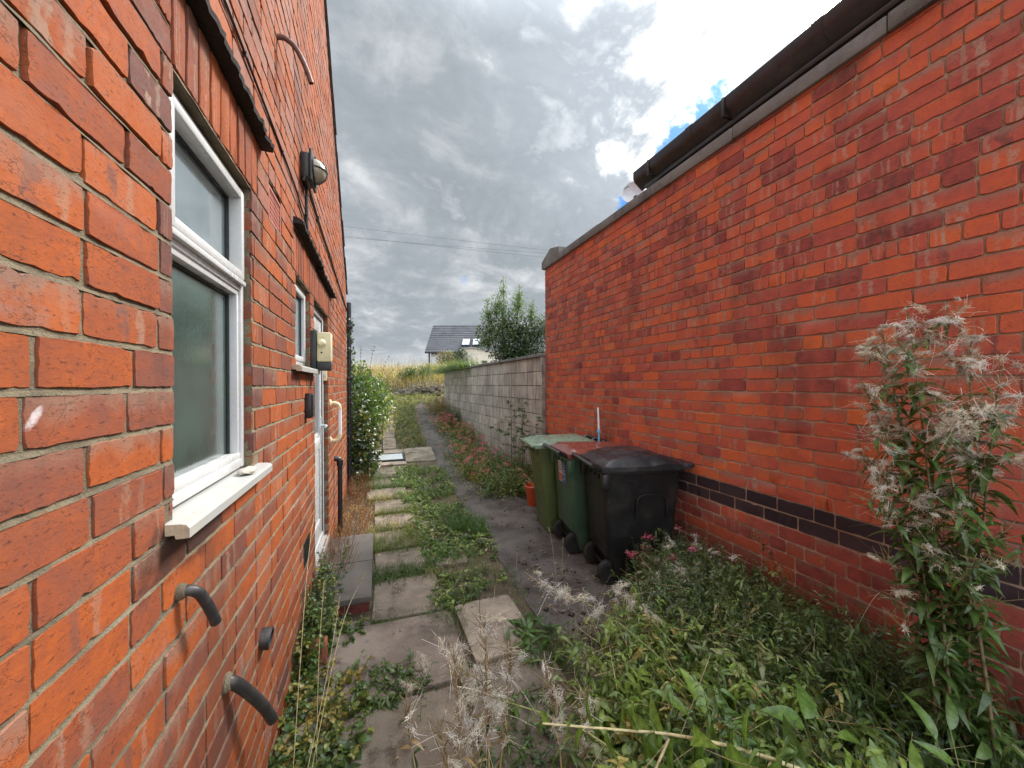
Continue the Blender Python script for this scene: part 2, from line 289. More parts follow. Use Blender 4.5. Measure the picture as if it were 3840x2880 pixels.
# ------------------------------------------------------------------ mesh helpers
def link_mesh(name, me, mats, root=None, smooth=None):
    for mm in mats: me.materials.append(mm)
    if smooth is not None:
        me.polygons.foreach_set('use_smooth', [True]*len(me.polygons)); 
        if smooth < 180: me.set_sharp_from_angle(angle=R(smooth))
    o = bpy.data.objects.new(name, me); COL.objects.link(o)
    if root is not None: o.parent = root
    return o
class MB:
    """collects simple solids; .build links them as ONE mesh object"""
    def __init__(s): s.v = []; s.f = []; s.m = []; s.c = []
    def add(s, vs, fs, m=0, c=(1, 1, 1)):
        k = len(s.v); s.v += [tuple(x) for x in vs]; s.f += [tuple(i+k for i in f) for f in fs]; s.m += [m]*len(fs); s.c += [c]*len(vs)
    def box(s, x0, x1, y0, y1, z0, z1, m=0, bev=0.0, xf=None, c=(1, 1, 1)):
        if bev:
            bm = bmesh.new(); bmesh.ops.create_cube(bm, size=1)
            for v in bm.verts: v.co = Vector(((x0+x1)/2+v.co.x*(x1-x0), (y0+y1)/2+v.co.y*(y1-y0), (z0+z1)/2+v.co.z*(z1-z0)))
            bmesh.ops.bevel(bm, geom=list(bm.edges), offset=bev, segments=2, affect='EDGES', profile=0.5)
            bm.verts.ensure_lookup_table()
            vs = [v.co.copy() for v in bm.verts]; fs = [[v.index for v in f.verts] for f in bm.faces]; bm.free()
        else:
            vs = [Vector((x, y, z)) for x in (x0, x1) for y in (y0, y1) for z in (z0, z1)]
            fs = [(0, 1, 3, 2), (4, 6, 7, 5), (0, 4, 5, 1), (2, 3, 7, 6), (0, 2, 6, 4), (1, 5, 7, 3)]
        if xf is not None: vs = [xf @ v for v in vs]
        s.add(vs, fs, m, c)
    def tube(s, pts, r, n=8, m=0, cap=True, hollow=0.0):
        pts = [Vector(p) for p in pts]; rr = r if hasattr(r, '__len__') else [r]*len(pts)
        T = [(pts[min(i+1, len(pts)-1)]-pts[max(i-1, 0)]).normalized() for i in range(len(pts))]
        a = T[0].orthogonal().normalized(); vs = []; fs = []
        for i, p in enumerate(pts):
            a = (a - T[i]*a.dot(T[i])).normalized(); b = T[i].cross(a)
            for k in range(n):
                q = 2*math.pi*k/n; vs.append(p + (a*math.cos(q)+b*math.sin(q))*rr[i])
        for i in range(len(pts)-1):
            for k in range(n): fs.append((i*n+k, i*n+(k+1) % n, (i+1)*n+(k+1) % n, (i+1)*n+k))
        if hollow:
            e = len(vs); L = len(pts)-1; b_ = vs[L*n:(L+1)*n]; inn = [pts[L]+(v-pts[L])*hollow for v in b_]; deep = [v - T[L]*rr[L]*2 for v in inn]
            vs += inn+deep
            for k in range(n):
                fs.append((L*n+k, L*n+(k+1) % n, e+(k+1) % n, e+k)); fs.append((e+k, e+(k+1) % n, e+n+(k+1) % n, e+n+k))
            fs.append(tuple(range(e+n, e+2*n))); 
            if cap: fs.append(tuple(range(n-1, -1, -1)))
        elif cap:
            fs.append(tuple(range(n-1, -1, -1))); fs.append(tuple((len(pts)-1)*n+k for k in range(n)))
        s.add(vs, fs, m)
    def loft(s, rings, m=0, cap0=True, cap1=True):
        n = len(rings[0]); vs = [v for r_ in rings for v in r_]; fs = []
        for i in range(len(rings)-1):
            for k in range(n): fs.append((i*n+k, i*n+(k+1) % n, (i+1)*n+(k+1) % n, (i+1)*n+k))
        if cap0: fs.append(tuple(range(n-1, -1, -1)))
        if cap1: fs.append(tuple((len(rings)-1)*n+k for k in range(n)))
        s.add(vs, fs, m)
    def lathe(s, prof, c, axis='z', n=20, m=0, cap0=True, cap1=True):
        rings = []
        for r_, h in prof:
            ring = []
            for k in range(n):
                q = 2*math.pi*k/n; a, b = r_*math.cos(q), r_*math.sin(q)
                p = {'z': (a, b, h), 'x': (h, a, b), 'y': (b, h, a)}[axis]
                ring.append(Vector(c)+Vector(p))
            rings.append(ring)
        s.loft(rings, m, cap0, cap1)
    def build(s, name, mats, root=None, smooth=40, world=True):
        if not isinstance(mats, (list, tuple)): mats = [mats]
        off = Vector(root.location) if (root is not None and world) else Vector((0, 0, 0))
        if root is not None and world and root.parent is not None: off = off + Vector(root.parent.location)
        me = bpy.data.meshes.new(name); me.from_pydata([(v[0]-off.x, v[1]-off.y, v[2]-off.z) for v in s.v], [], s.f)
        me.polygons.foreach_set('material_index', s.m)
        a = me.color_attributes.new('Col', 'FLOAT_COLOR', 'POINT'); a.data.foreach_set('color', np.array([(*c[:3], 1.0) for c in s.c], 'f').ravel())
        bm = bmesh.new(); bm.from_mesh(me); bmesh.ops.recalc_face_normals(bm, faces=bm.faces); bm.to_mesh(me); bm.free()
        me.update()
        return link_mesh(name, me, mats, root, smooth)
class Buf:
    """vectorised quads/tris with a colour per vertex, for plants"""
    def __init__(s): s.V = []; s.C = []; s.Q = []; s.T = []; s.n = 0
    def push(s, v, c, quads=None, tris=None):
        if len(v) == 0: return
        s.V.append(np.asarray(v, 'f')); s.C.append(np.asarray(c, 'f'))
        if quads is not None and len(quads): s.Q.append(np.asarray(quads)+s.n)
        if tris is not None and len(tris): s.T.append(np.asarray(tris)+s.n)
        s.n += len(v)
    def build(s, name, mats, root=None, smooth=True, uv=None):
        if not isinstance(mats, (list, tuple)): mats = [mats]
        off = np.array(root.location) if root is not None else np.zeros(3)
        if s.n == 0: return None
        V = np.concatenate(s.V)-off; C = np.concatenate(s.C)
        Q = np.concatenate(s.Q) if s.Q else np.zeros((0, 4), int); T = np.concatenate(s.T) if s.T else np.zeros((0, 3), int)
        me = bpy.data.meshes.new(name); me.vertices.add(len(V)); me.vertices.foreach_set('co', V.astype('f').ravel())
        loops = np.concatenate([Q.ravel(), T.ravel()]); me.loops.add(len(loops)); me.loops.foreach_set('vertex_index', loops.astype('i'))
        np_ = len(Q)+len(T); me.polygons.add(np_)
        st = np.concatenate([np.arange(len(Q))*4, len(Q)*4+np.arange(len(T))*3]); me.polygons.foreach_set('loop_start', st.astype('i'))
        me.update(calc_edges=True); me.validate()
        a = me.color_attributes.new('Col', 'FLOAT_COLOR', 'POINT'); a.data.foreach_set('color', np.concatenate([C, np.ones((len(C), 1))], 1).astype('f').ravel())
        return link_mesh(name, me, mats, root, 180 if smooth else None)
def nrm(a): return a/np.maximum(np.linalg.norm(a, axis=-1, keepdims=True), 1e-9)
def rnd(n, a, b): return rng.uniform(a, b, n)
def leaves(B, P, D, N, L, Wd, col, rows=4, curl=0.25, fold=0.25, shape='lance'):
    """leaf blades: base P, direction D, upper side N"""
    n = len(P)
    if n == 0: return
    P = np.asarray(P, float); D = nrm(np.asarray(D, float)); N = np.asarray(N, float)
    S = nrm(np.cross(D, N)); N = np.cross(S, D); L = np.broadcast_to(L, n)[:, None]; Wd = np.broadcast_to(Wd, n)[:, None]
    curl = np.broadcast_to(curl, n)[:, None]
    xs = np.linspace(0, 1, rows+1); V = np.zeros((n, rows+1, 3, 3))
    for i, x in enumerate(xs):
        if shape == 'lance': pw = math.sin(math.pi*min(1, x**0.8*0.97+0.03))**0.9
        elif shape == 'round': pw = math.sqrt(max(0, 1-(2*x-1)**2))*0.98+0.02
        else: pw = (1-x)**0.6*min(1, x*6+0.25)
        cpt = P + D*L*(x-0.25*(curl*x)**2) - N*(curl*L*x*x)
        e = Wd*pw*0.5
        V[:, i, 1] = cpt; V[:, i, 0] = cpt - S*e + N*e*fold; V[:, i, 2] = cpt + S*e + N*e*fold
    idx = np.arange((rows+1)*3).reshape(rows+1, 3)
    q = []
    for i in range(rows):
        for j in range(2): q.append((idx[i, j], idx[i, j+1], idx[i+1, j+1], idx[i+1, j]))
    q = np.array(q); k = (rows+1)*3
    Q = (q[None]+np.arange(n)[:, None, None]*k).reshape(-1, 4)
    c = np.repeat(np.asarray(col, float), k, 0).reshape(n, rows+1, 3, 3)
    c[:, :, 1] *= 1.25
    B.push(V.reshape(-1, 3), c.reshape(-1, 3), Q)
def sticks(B, P, D, L, r0, r1, col, rows=3, bend=0.0, up=-1.0, sides=3, rand=0.0, tipcol=None):
    """thin tapering curved rods"""
    n = len(P)
    if n == 0: return
    P = np.asarray(P, float); D = nrm(np.asarray(D, float)); L = np.broadcast_to(L, n)[:, None]
    r0 = np.broadcast_to(r0, n)[:, None]; r1 = np.broadcast_to(r1, n)[:, None]; bend = np.broadcast_to(bend, n)[:, None]
    A = nrm(np.cross(D, rng.normal(size=(n, 3)))); Bv = np.cross(D, A)
    bd = np.zeros((n, 3)); bd[:, 2] = up; bd = bd + rng.normal(size=(n, 3))*rand
    V = np.zeros((n, rows+1, sides, 3))
    for i in range(rows+1):
        x = i/rows; cpt = P + D*L*x + bd*bend*L*x*x; rr = r0+(r1-r0)*x
        for k in range(sides):
            q = 2*math.pi*k/sides; V[:, i, k] = cpt + (A*math.cos(q)+Bv*math.sin(q))*rr
    q = []
    for i in range(rows):
        for k in range(sides): q.append((i*sides+k, i*sides+(k+1) % sides, (i+1)*sides+(k+1) % sides, (i+1)*sides+k))
    kk = (rows+1)*sides; Q = (np.array(q)[None]+np.arange(n)[:, None, None]*kk).reshape(-1, 4)
    c = np.repeat(np.asarray(col, float), kk, 0)
    if tipcol is not None:
        tt = np.tile(np.repeat(np.linspace(0, 1, rows+1), sides), n)[:, None]; c = c*(1-tt)+np.repeat(np.asarray(tipcol, float), kk, 0)*tt
    B.push(V.reshape(-1, 3), c, Q)
def blades(B, P, D, L, Wd, col, bend=0.5, rows=3):
    """grass blades that arch over along D (horizontal)"""
    n = len(P)
    if n == 0: return
    P = np.asarray(P, float); D = nrm(np.asarray(D, float)); L = np.broadcast_to(L, n)[:, None]; Wd = np.broadcast_to(Wd, n)[:, None]; bend = np.broadcast_to(bend, n)[:, None]
    S = np.stack([-D[:, 1], D[:, 0], np.zeros(n)], 1); Z = np.array([0, 0, 1.0])
    V = np.zeros((n, rows+1, 2, 3))
    for i in range(rows+1):
        x = i/rows; cpt = P + Z*L*(x-0.55*bend*x*x) + D*L*(bend*x*x*0.9+0.08*x); e = Wd*0.5*(1-x**1.6*0.94)
        V[:, i, 0] = cpt-S*e; V[:, i, 1] = cpt+S*e
    q = np.array([(2*i, 2*i+1, 2*i+3, 2*i+2) for i in range(rows)]); kk = (rows+1)*2
    Q = (q[None]+np.arange(n)[:, None, None]*kk).reshape(-1, 4)
    c = np.repeat(np.asarray(col, float), kk, 0)
    B.push(V.reshape(-1, 3), c, Q)
def pick(n, cols, jit=0.2):
    cols = np.array(cols, float); i = rng.integers(0, len(cols), n)
    return cols[i]*rng.uniform(1-jit, 1+jit, (n, 1))
def rdir(n, zmin=-1, zmax=1):
    z = rnd(n, zmin, zmax); a = rnd(n, 0, 2*math.pi); r_ = np.sqrt(np.maximum(0, 1-z*z))
    return np.stack([r_*np.cos(a), r_*np.sin(a), z], 1)
def spline(pts, n):
    P = np.array(pts, float); k = len(P)-1; t = np.linspace(0, k, n); out = []
    for x in t:
        i = min(int(x), k-1); f = x-i
        p0, p1, p2, p3 = P[max(i-1, 0)], P[i], P[i+1], P[min(i+2, k)]
        out.append(0.5*((2*p1)+(p2-p0)*f+(2*p0-5*p1+4*p2-p3)*f*f+(3*p1-p0-3*p2+p3)*f**3))
    return np.array(out)
def curve_tube(B, pts, r0, r1, col, n=14, sides=5):
    C = spline(pts, n); T = nrm(np.gradient(C, axis=0)); a = nrm(np.cross(T[0], rng.normal(size=3))); V = []
    for i in range(n):
        a = nrm(a-T[i]*np.dot(a, T[i])); b = np.cross(T[i], a); rr = r0+(r1-r0)*i/(n-1)
        for k in range(sides): V.append(C[i]+(a*math.cos(2*math.pi*k/sides)+b*math.sin(2*math.pi*k/sides))*rr)
    Q = [(i*sides+k, i*sides+(k+1) % sides, (i+1)*sides+(k+1) % sides, (i+1)*sides+k) for i in range(n-1) for k in range(sides)]
    B.push(np.array(V), np.tile(np.array(col, float), (len(V), 1)), np.array(Q))
    return C, T
def tag(o, label=None, cat=None, group=None, kind=None):
    if label: o['label'] = label
    if cat: o['category'] = cat
    if group: o['group'] = group
    if kind: o['kind'] = kind
    return o
def thing(name, label, cat, loc=(0, 0, 0), rz=0.0, group=None):
    o = bpy.data.objects.new(name, None); o.empty_display_size = 0.1; COL.objects.link(o)
    o.location = loc; o.rotation_euler = (0, 0, rz)
    return tag(o, label, cat, group)
def sub(name, root, loc=None):
    """an Empty part that carries sub-parts"""
    o = bpy.data.objects.new(name, None); o.empty_display_size = 0.05; COL.objects.link(o); o.parent = root
    return o

# ------------------------------------------------------------------ bricks
def in_plane(U, V, Nn, O): return np.array(O, float), np.array(U, float), np.array(V, float), np.array(Nn, float)
def bricks(rects, cols, frame, detail=True, jit=0.0008, rad=0.004, depth=0.016, tilt=0.0010, bev=0.0018, fine=False):
    """rects (n,4) u0,u1,v0,v1 -> verts, quads/ngons, uv, cols"""
    O, U, V, Nn = frame; rects = np.asarray(rects, float); n = len(rects); cols = np.asarray(cols, float)
    if n == 0: return None
    if detail:
        per = []
        nu, nv = (13, 5) if fine else (7, 3)
        e = 0.10
        def arc(cx, cy, a0):
            return [(cx, cy, a0), (cx, cy, a0+45), (cx, cy, a0+90)]
        # perimeter as (anchor, s or t)
        pts = [('b', x) for x in np.linspace(0, 1, nu)]+[('r', x) for x in np.linspace(0, 1, nv+2)[1:-1]]+[('t', x) for x in np.linspace(1, 0, nu)]+[('l', x) for x in np.linspace(1, 0, nv+2)[1:-1]]
    else:
        pts = [('b', 0.), ('b', 1.), ('t', 1.), ('t', 0.)]
    k = len(pts); w = (rects[:, 1]-rects[:, 0])[:, None]; h = (rects[:, 3]-rects[:, 2])[:, None]
    s = np.array([{'b': x, 't': x, 'r': 1., 'l': 0.}[a] for a, x in pts]); t = np.array([{'b': 0., 't': 1., 'r': x, 'l': x}[a] for a, x in pts])
    uu = rects[:, 0:1]+s*w; vv = rects[:, 2:3]+t*h
    cx = (rects[:, 0:1]+rects[:, 1:2])/2; cy = (rects[:, 2:3]+rects[:, 3:4])/2
    corner = ((s == 0) | (s == 1)) & ((t == 0) | (t == 1))
    if detail:
        uu = uu - np.sign(uu-cx)*corner*rad*0.4; vv = vv - np.sign(vv-cy)*corner*rad*0.4
        uu = uu + rng.normal(0, jit, uu.shape); vv = vv + rng.normal(0, jit, vv.shape)
        chip = (rng.random(uu.shape) < 0.04)*rng.uniform(0.002, 0.006, uu.shape)
        vv = vv - np.sign(vv-cy)*chip
    nrings = 3 if detail else 2
    dz = [-depth, -0.0022, 0.0] if detail else [-depth, 0.0]
    ins = [0.0, 0.0, bev] if detail else [0, 0]
    tl = np.clip(rng.normal(0, tilt, (n, 1)), -.0011, .002); ta = np.clip(rng.normal(0, tilt*.7, (n, 1)), -.0009, .0009); tb = np.clip(rng.normal(0, tilt*0.5, (n, 1)), -.0006, .0006)
    Vt = np.zeros((n, nrings, k, 3))
    for i in range(nrings):
        u2 = uu - np.sign(uu-cx)*ins[i]*(np.abs(uu-cx) > w*0.5-0.010); v2 = vv - np.sign(vv-cy)*ins[i]*(np.abs(vv-cy) > h*0.5-0.012)
        z = dz[i] + (tl + ta*(s*2-1) + tb*(t*2-1) if i > 0 else 0) + (rng.normal(0, 0.0006, uu.shape) if detail and i == 2 else 0)
        Vt[:, i] = O + u2[..., None]*U + v2[..., None]*V + (np.zeros_like(u2)+z)[..., None]*Nn
    q = []
    for i in range(nrings-1):
        for j in range(k): q.append((i*k+j, i*k+(j+1) % k, (i+1)*k+(j+1) % k, (i+1)*k+j))
    q = np.array(q); kk = nrings*k; base = np.arange(n)[:, None, None]*kk
    quads = (q[None]+base).reshape(-1, 4)
    ng = (np.arange((nrings-1)*k, nrings*k)[None]+np.arange(n)[:, None]*kk)
    uvv = np.tile(np.stack([s, t], 1)[None, None], (n, nrings, 1, 1)).reshape(-1, 2)
    cc = np.repeat(cols, kk, 0)
    return Vt.reshape(-1, 3), quads, ng, uvv, cc
def brick_mesh(name, sets, mats, root=None, extra=None):
    """sets: list of (result of bricks(), material index); extra: MB of mortar boxes"""
    Vs, UVs, Cs, L, LT, MI = [], [], [], [], [], []; off = 0
    for r_, mi in sets:
        if r_ is None: continue
        v, q, ng, uv, c = r_
        Vs.append(v); UVs.append(uv); Cs.append(c)
        L.append((q+off).ravel()); LT.append(np.full(len(q), 4)); MI.append(np.full(len(q), mi))
        L.append((ng+off).ravel()); LT.append(np.full(len(ng), ng.shape[1])); MI.append(np.full(len(ng), mi)); off += len(v)
    if extra is not None:
        v = np.array([tuple(x) for x in extra.v]); Vs.append(v); UVs.append(np.zeros((len(v), 2))); Cs.append(np.ones((len(v), 3)))
        L.append(np.array([i+off for f in extra.f for i in f])); LT.append(np.array([len(f) for f in extra.f])); MI.append(np.array(extra.m))
    V = np.concatenate(Vs); 
    if root is not None: V = V - np.array(root.location)
    UV = np.concatenate(UVs); C = np.concatenate(Cs); L = np.concatenate(L); LT = np.concatenate(LT); MI = np.concatenate(MI)
    me = bpy.data.meshes.new(name); me.vertices.add(len(V)); me.vertices.foreach_set('co', V.astype('f').ravel())
    me.loops.add(len(L)); me.loops.foreach_set('vertex_index', L.astype('i')); me.polygons.add(len(LT))
    me.polygons.foreach_set('loop_start', np.concatenate([[0], np.cumsum(LT)[:-1]]).astype('i')); me.update(calc_edges=True)
    me.polygons.foreach_set('material_index', MI.astype('i'))
    u = me.uv_layers.new(name='UVMap'); u.data.foreach_set('uv', UV[L].astype('f').ravel())
    a = me.color_attributes.new('Col', 'FLOAT_COLOR', 'POINT'); a.data.foreach_set('color', np.concatenate([C, np.ones((len(C), 1))], 1).astype('f').ravel())
    return link_mesh(name, me, mats, root, 35)
def courses(u0, u1, z0, nrow, ch, joint, blen, holes, top=None, header_every=0, seed=1):
    rr = np.random.default_rng(seed); out = []
    for k in range(nrow):
        za, zb = z0+k*ch+joint/2, z0+(k+1)*ch-joint/2
        hd = header_every and k % header_every == 2
        bl = blen/2 if hd else blen
        x = u0 - blen + (0.5*blen if k % 2 else 0) + rr.uniform(-0.012, 0.012) + (0.25*blen if hd else 0)
        spans = []
        while x < u1:
            l_ = bl
            if not hd and rr.random() < 0.10: l_ = blen/2
            spans.append((x+joint/2+rr.uniform(-0.001, 0.001), x+l_-joint/2+rr.uniform(-0.001, 0.001))); x += l_
        cut = [(h[0], h[1]) for h in holes if h[2] < zb-0.02 and h[3] > za+0.02]
        lo, hi = u0, u1
        if top is not None: hi = min(u1, top((za+zb)/2))
        for a, b in spans:
            segs = [(max(a, lo), min(b, hi))]
            for c0, c1 in cut:
                ns = []
                for p, q in segs:
                    if q <= c0 or p >= c1: ns.append((p, q)); continue
                    if p < c0: ns.append((p, c0))
                    if q > c1: ns.append((c1, q))
                segs = ns
            for p, q in segs:
                if q-p > 0.022: out.append((p, q, za+rr.normal(0, 0.0009), zb+rr.normal(0, 0.0009)))
    return np.array(out)

# ------------------------------------------------------------------ terrain
def gz(x, y):
    x = np.asarray(x, float); y = np.asarray(y, float)
    z = np.interp(y, [-50, 7.8, 9.5, 11.5, 14.5, 16.0, 16.6, 17.4, 20, 24, 40, 90, 400], [0, 0, .27, .60, .92, 1.12, 1.16, 1.80, 2.35, 2.62, 2.75, 2.0, -4])
    bank = np.interp(x, [2.35, 2.6, 9], [0, 1, 1.4])*np.interp(y, [5.0, 5.6, 9, 16], [0, 1.2, 1.5, 1.2])*(y < 17.4)
    return np.where(x > 2.35, np.maximum(z, bank*np.interp(y, [5, 5.6], [0, 1])), z)
gx = np.concatenate([[-300, -120, -50, -25, -14, -9, -6, -4, -3, -2.2], np.arange(-1.6, 2.31, 0.15), [2.36, 2.6, 3, 4, 5, 7, 10, 15, 25, 50, 120, 300]])
gy = np.concatenate([[-200, -60, -20, -8, -4], np.arange(-2, 16.0, 0.25), [16, 16.3, 16.6, 17, 17.4, 18, 19, 20, 22, 24, 28, 34, 40, 55, 75, 100, 160, 300, 600]])
GX, GY = np.meshgrid(gx, gy); GZ = gz(GX, GY) + rng.normal(0, 0.004, GX.shape)*(np.abs(GX) < 3) - 0.012
nx, ny = len(gx), len(gy); idx = np.arange(nx*ny).reshape(ny, nx)
Bg = Buf(); Bg.push(np.stack([GX.ravel(), GY.ravel(), GZ.ravel()], 1), np.ones((nx*ny, 3)), np.stack([idx[:-1, :-1].ravel(), idx[:-1, 1:].ravel(), idx[1:, 1:].ravel(), idx[1:, :-1].ravel()], 1))
tag(Bg.build('ground', M['soil']), kind='structure')
# tarmac strip beside the bins, running up the slope
def strip_mesh(name, yl, xl, xr, lift, m_):
    B = Buf(); nx_ = 9; V = []
    for i, y in enumerate(yl):
        for j in range(nx_):
            x = xl[i]+(xr[i]-xl[i])*j/(nx_-1); V.append((x, y, float(gz(min(x, 2.3), y))+lift+(0 if j not in (0, nx_-1) else -0.012)+rng.normal(0, 0.002)))
    V = np.array(V); id_ = np.arange(len(yl)*nx_).reshape(-1, nx_)
    B.push(V, np.ones((len(V), 3)), np.stack([id_[:-1, :-1].ravel(), id_[:-1, 1:].ravel(), id_[1:, 1:].ravel(), id_[1:, :-1].ravel()], 1))
    return tag(B.build(name, m_), kind='structure')
yl = np.arange(-1, 14.7, 0.2)
xl = np.interp(yl, [-1, 3, 8.3, 9.2, 11.5, 14.6], [1.02, 1.08, 1.17, 1.10, 1.20, 1.42])+rng.normal(0, 0.008, len(yl))
xr = np.interp(yl, [-1, 5.6, 6, 8, 11.5, 14.6], [2.49, 2.49, 2.2, 1.9, 1.8, 1.82])
strip_mesh('path', yl, xl, xr, 0.006, M['tarmac'])
# kerb-like strip of concrete where the path ends
PV = MB(); FLAGS = []
def flag(x0, x1, y0, y1, tone, lift=0.018):
    x0 += rng.uniform(-.02, .02); x1 += rng.uniform(-.02, .02); y0 += rng.uniform(-.008, .008); y1 += rng.uniform(-.008, .008)
    FLAGS.append((x0, x1, y0, y1)); k = len(PV.v); ym = (y0+y1)/2; za, zb = float(gz(0, y0)), float(gz(0, y1)); tl = rng.uniform(-.009, .006, 4)
    ps = []
    sk = rng.uniform(-.035, .035)
    for (a, b) in ((x0, y0), (x1, y0), (x1, y1), (x0, y1)): ps.append((a-sk*(b-ym), b+sk*(a-(x0+x1)/2)))
    # eight sided top with worn corners
    e = rng.uniform(.014, .04); top = []
    for i, (a, b) in enumerate(ps):
        pa = ps[i-1]; pb = ps[(i+1) % 4]
        for q in (pa, pb):
            dx, dy = q[0]-a, q[1]-b; l_ = math.hypot(dx, dy); z = za+(zb-za)*((b+dy/l_*e-y0)/(y1-y0)); top.append((a+dx/l_*e*rng.uniform(.6, 2), b+dy/l_*e*rng.uniform(.6, 2), z+lift+tl[i]))
    cx, cy = (x0+x1)/2, ym
    low = [(cx+(p[0]-cx)*1.012, cy+(p[1]-cy)*1.012, p[2]-0.008) for p in top]; bot = [(p[0], p[1], p[2]-0.05) for p in low]
    PV.add(top+low+bot, [tuple(range(8))]+[(i, (i+1) % 8, 8+(i+1) % 8, 8+i) for i in range(8)]+[(8+i, 8+(i+1) % 8, 16+(i+1) % 8, 16+i) for i in range(8)], 0, (tone, tone*rng.uniform(.97, 1.0), tone*rng.uniform(.94, 1.0)))
flag(-.44, .42, 1.22, 2.10, 1.02); flag(.44, 1.0, 1.2, 1.9, .95)
flag(-.26, .50, 2.13, 2.80, 1.0); flag(.52, .96, 2.22, 2.86, 1.45); flag(.45, 1.0, 1.93, 2.18, .9)
flag(-.40, .49, .4, 1.18, .98)
flag(-.04, .48, 2.84, 3.40, 1.0); flag(-.44, -.07, 2.14, 2.9, .8)
flag(-.03, .43, 3.56, 3.98, .98); flag(.52, .80, 3.5, 3.75, .95) 
flag(-.05, .44, 4.06, 4.52, .95); flag(.5, .72, 4.5, 4.7, .9); flag(-.05, .42, 4.62, 5.10, 1.1); flag(-.05, .45, 5.2, 5.75, .92); 
flag(-.14, .4, 5.85, 6.40, 1.1); flag(-.1, .45, 6.5, 7.1, .92); flag(-.1, .45, 7.2, 7.9, 1.0)
flag(.56, 1.16, 8.18, 9.04, 1.05); flag(-.3, .54, 8.06, 8.25, 1.3); flag(-.3, .54, 8.72, 9.04, 1.15); flag(-.4, -.06, 8.26, 8.71, 1.1)
flag(-.12, .42, 9.1, 9.9, 1.1); flag(-.12, .42, 9.95, 10.8, 1.05); flag(-.12, .42, 10.85, 11.8, 1.1); flag(-.12, .45, 11.85, 12.8, 1.05); flag(-.1, .5, 12.85, 13.9, 1.1)
flag(.5, 1.15, 15.9, 16.06, 1.5, .03); flag(1.5, 2.3, 15.92, 16.1, 1.6, .03)
tag(PV.build('paving', M['flag'], smooth=None), kind='structure')

# ================================================================== house on the left
LX = -0.45; WS = -1.0; RS = 0.0  # both walls stop short behind the camera to let sky light in
CH = 0.0844; Z0 = 0.049
def verge_y(z): return 6.5 if z < 3.18 else 6.5-(z-3.18)/0.794
house = thing('brick_house', 'orange brick gable end of a house with white windows, filling the left side', 'house', (LX, 3.0, 0))
holes = [(1.112, 1.715, 1.315, 2.412), (1.07, 1.80, 1.310, 1.3555), (2.555, 3.085, 1.737, 2.327), (3.26, 4.12, 0.20, 2.327),
         (1.112, 1.80, 2.412, 2.640), (2.50, 4.36, 2.327, 2.556), (1.96, 2.19, 2.398, 2.556), (2.77, 3.0, 0.47, 0.64)]
rects = courses(WS, 6.5, Z0-CH, 92, CH, 0.0098, 0.2286, holes, top=verge_y, header_every=0, seed=3)
vis = (rects[:, 1] > 0.25) & (rects[:, 2] < 2.1+1.05*rects[:, 1])
def lcols(r_, seed):
    q = np.random.default_rng(seed); n = len(r_)
    h = np.clip(q.normal(0.56, 0.18, n)+0.30*np.clip((r_[:, 2]-2.0)/0.8, 0, 1)+0.2*(q.random(n) < 0.08)-0.26*(q.random(n) < 0.16), 0.02, 1)  # upper courses go pale pink: sky sheen and flare put into brick colour
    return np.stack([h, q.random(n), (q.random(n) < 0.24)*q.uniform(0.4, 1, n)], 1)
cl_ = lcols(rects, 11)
# closers beside the openings and the last brick of a course are smoky purple
frL = in_plane((0, 1, 0), (0, 0, 1), (1, 0, 0), (LX, 0, 0))
nearjamb = (np.abs(rects[:, 1]-1.112) < 0.004) | (np.abs(rects[:, 0]-1.715) < 0.004)
cl_[nearjamb, 0] = np.clip(cl_[nearjamb, 0]-0.28, 0.05, 1)
sold = [(1.112+i*0.0755+0.005, 1.112+(i+1)*0.0755-0.005, 2.417, 2.636) for i in range(9)]
s2 = (4.36-2.50)/24
sold += [(2.50+i*s2+0.004, 2.50+(i+1)*s2-0.004, 2.331, 2.552) for i in range(24)]
sold = np.array(sold); cs = lcols(sold, 5); cs[:, 0] = np.clip(cs[:, 0]-0.16, 0, 1)
near_ = vis & (rects[:, 0] < 2.0)
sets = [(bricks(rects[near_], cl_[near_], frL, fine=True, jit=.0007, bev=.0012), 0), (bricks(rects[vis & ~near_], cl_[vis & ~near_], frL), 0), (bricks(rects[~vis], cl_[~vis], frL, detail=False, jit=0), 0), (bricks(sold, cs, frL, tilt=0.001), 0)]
# brick reveals of the openings (side faces turned towards the camera, and near ones)
for (y, za, zb, n_, xd) in ((1.715, 1.36, 2.412, -1, 0.10), (3.085, 1.80, 2.327, -1, 0.09), (4.12, 0.22, 2.327, -1, 0.10), (1.112, 1.36, 2.412, 1, 0.10), (2.555, 1.80, 2.327, 1, 0.09), (3.26, 0.22, 2.327, 1, 0.10)):
    rv = []
    for k in range(40):
        a, b = Z0+k*CH+0.0055, Z0+(k+1)*CH-0.0055
        if b < za+0.02 or a > zb-0.02: continue
        rv.append((0.001, xd, max(a, za), min(b, zb)))
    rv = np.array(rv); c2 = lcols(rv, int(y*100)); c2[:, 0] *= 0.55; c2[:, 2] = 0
    sets.append((bricks(rv, c2, in_plane((-1, 0, 0), (0, 0, 1), (0, n_, 0), (LX-0.001, y, 0)), tilt=0.0006), 0))
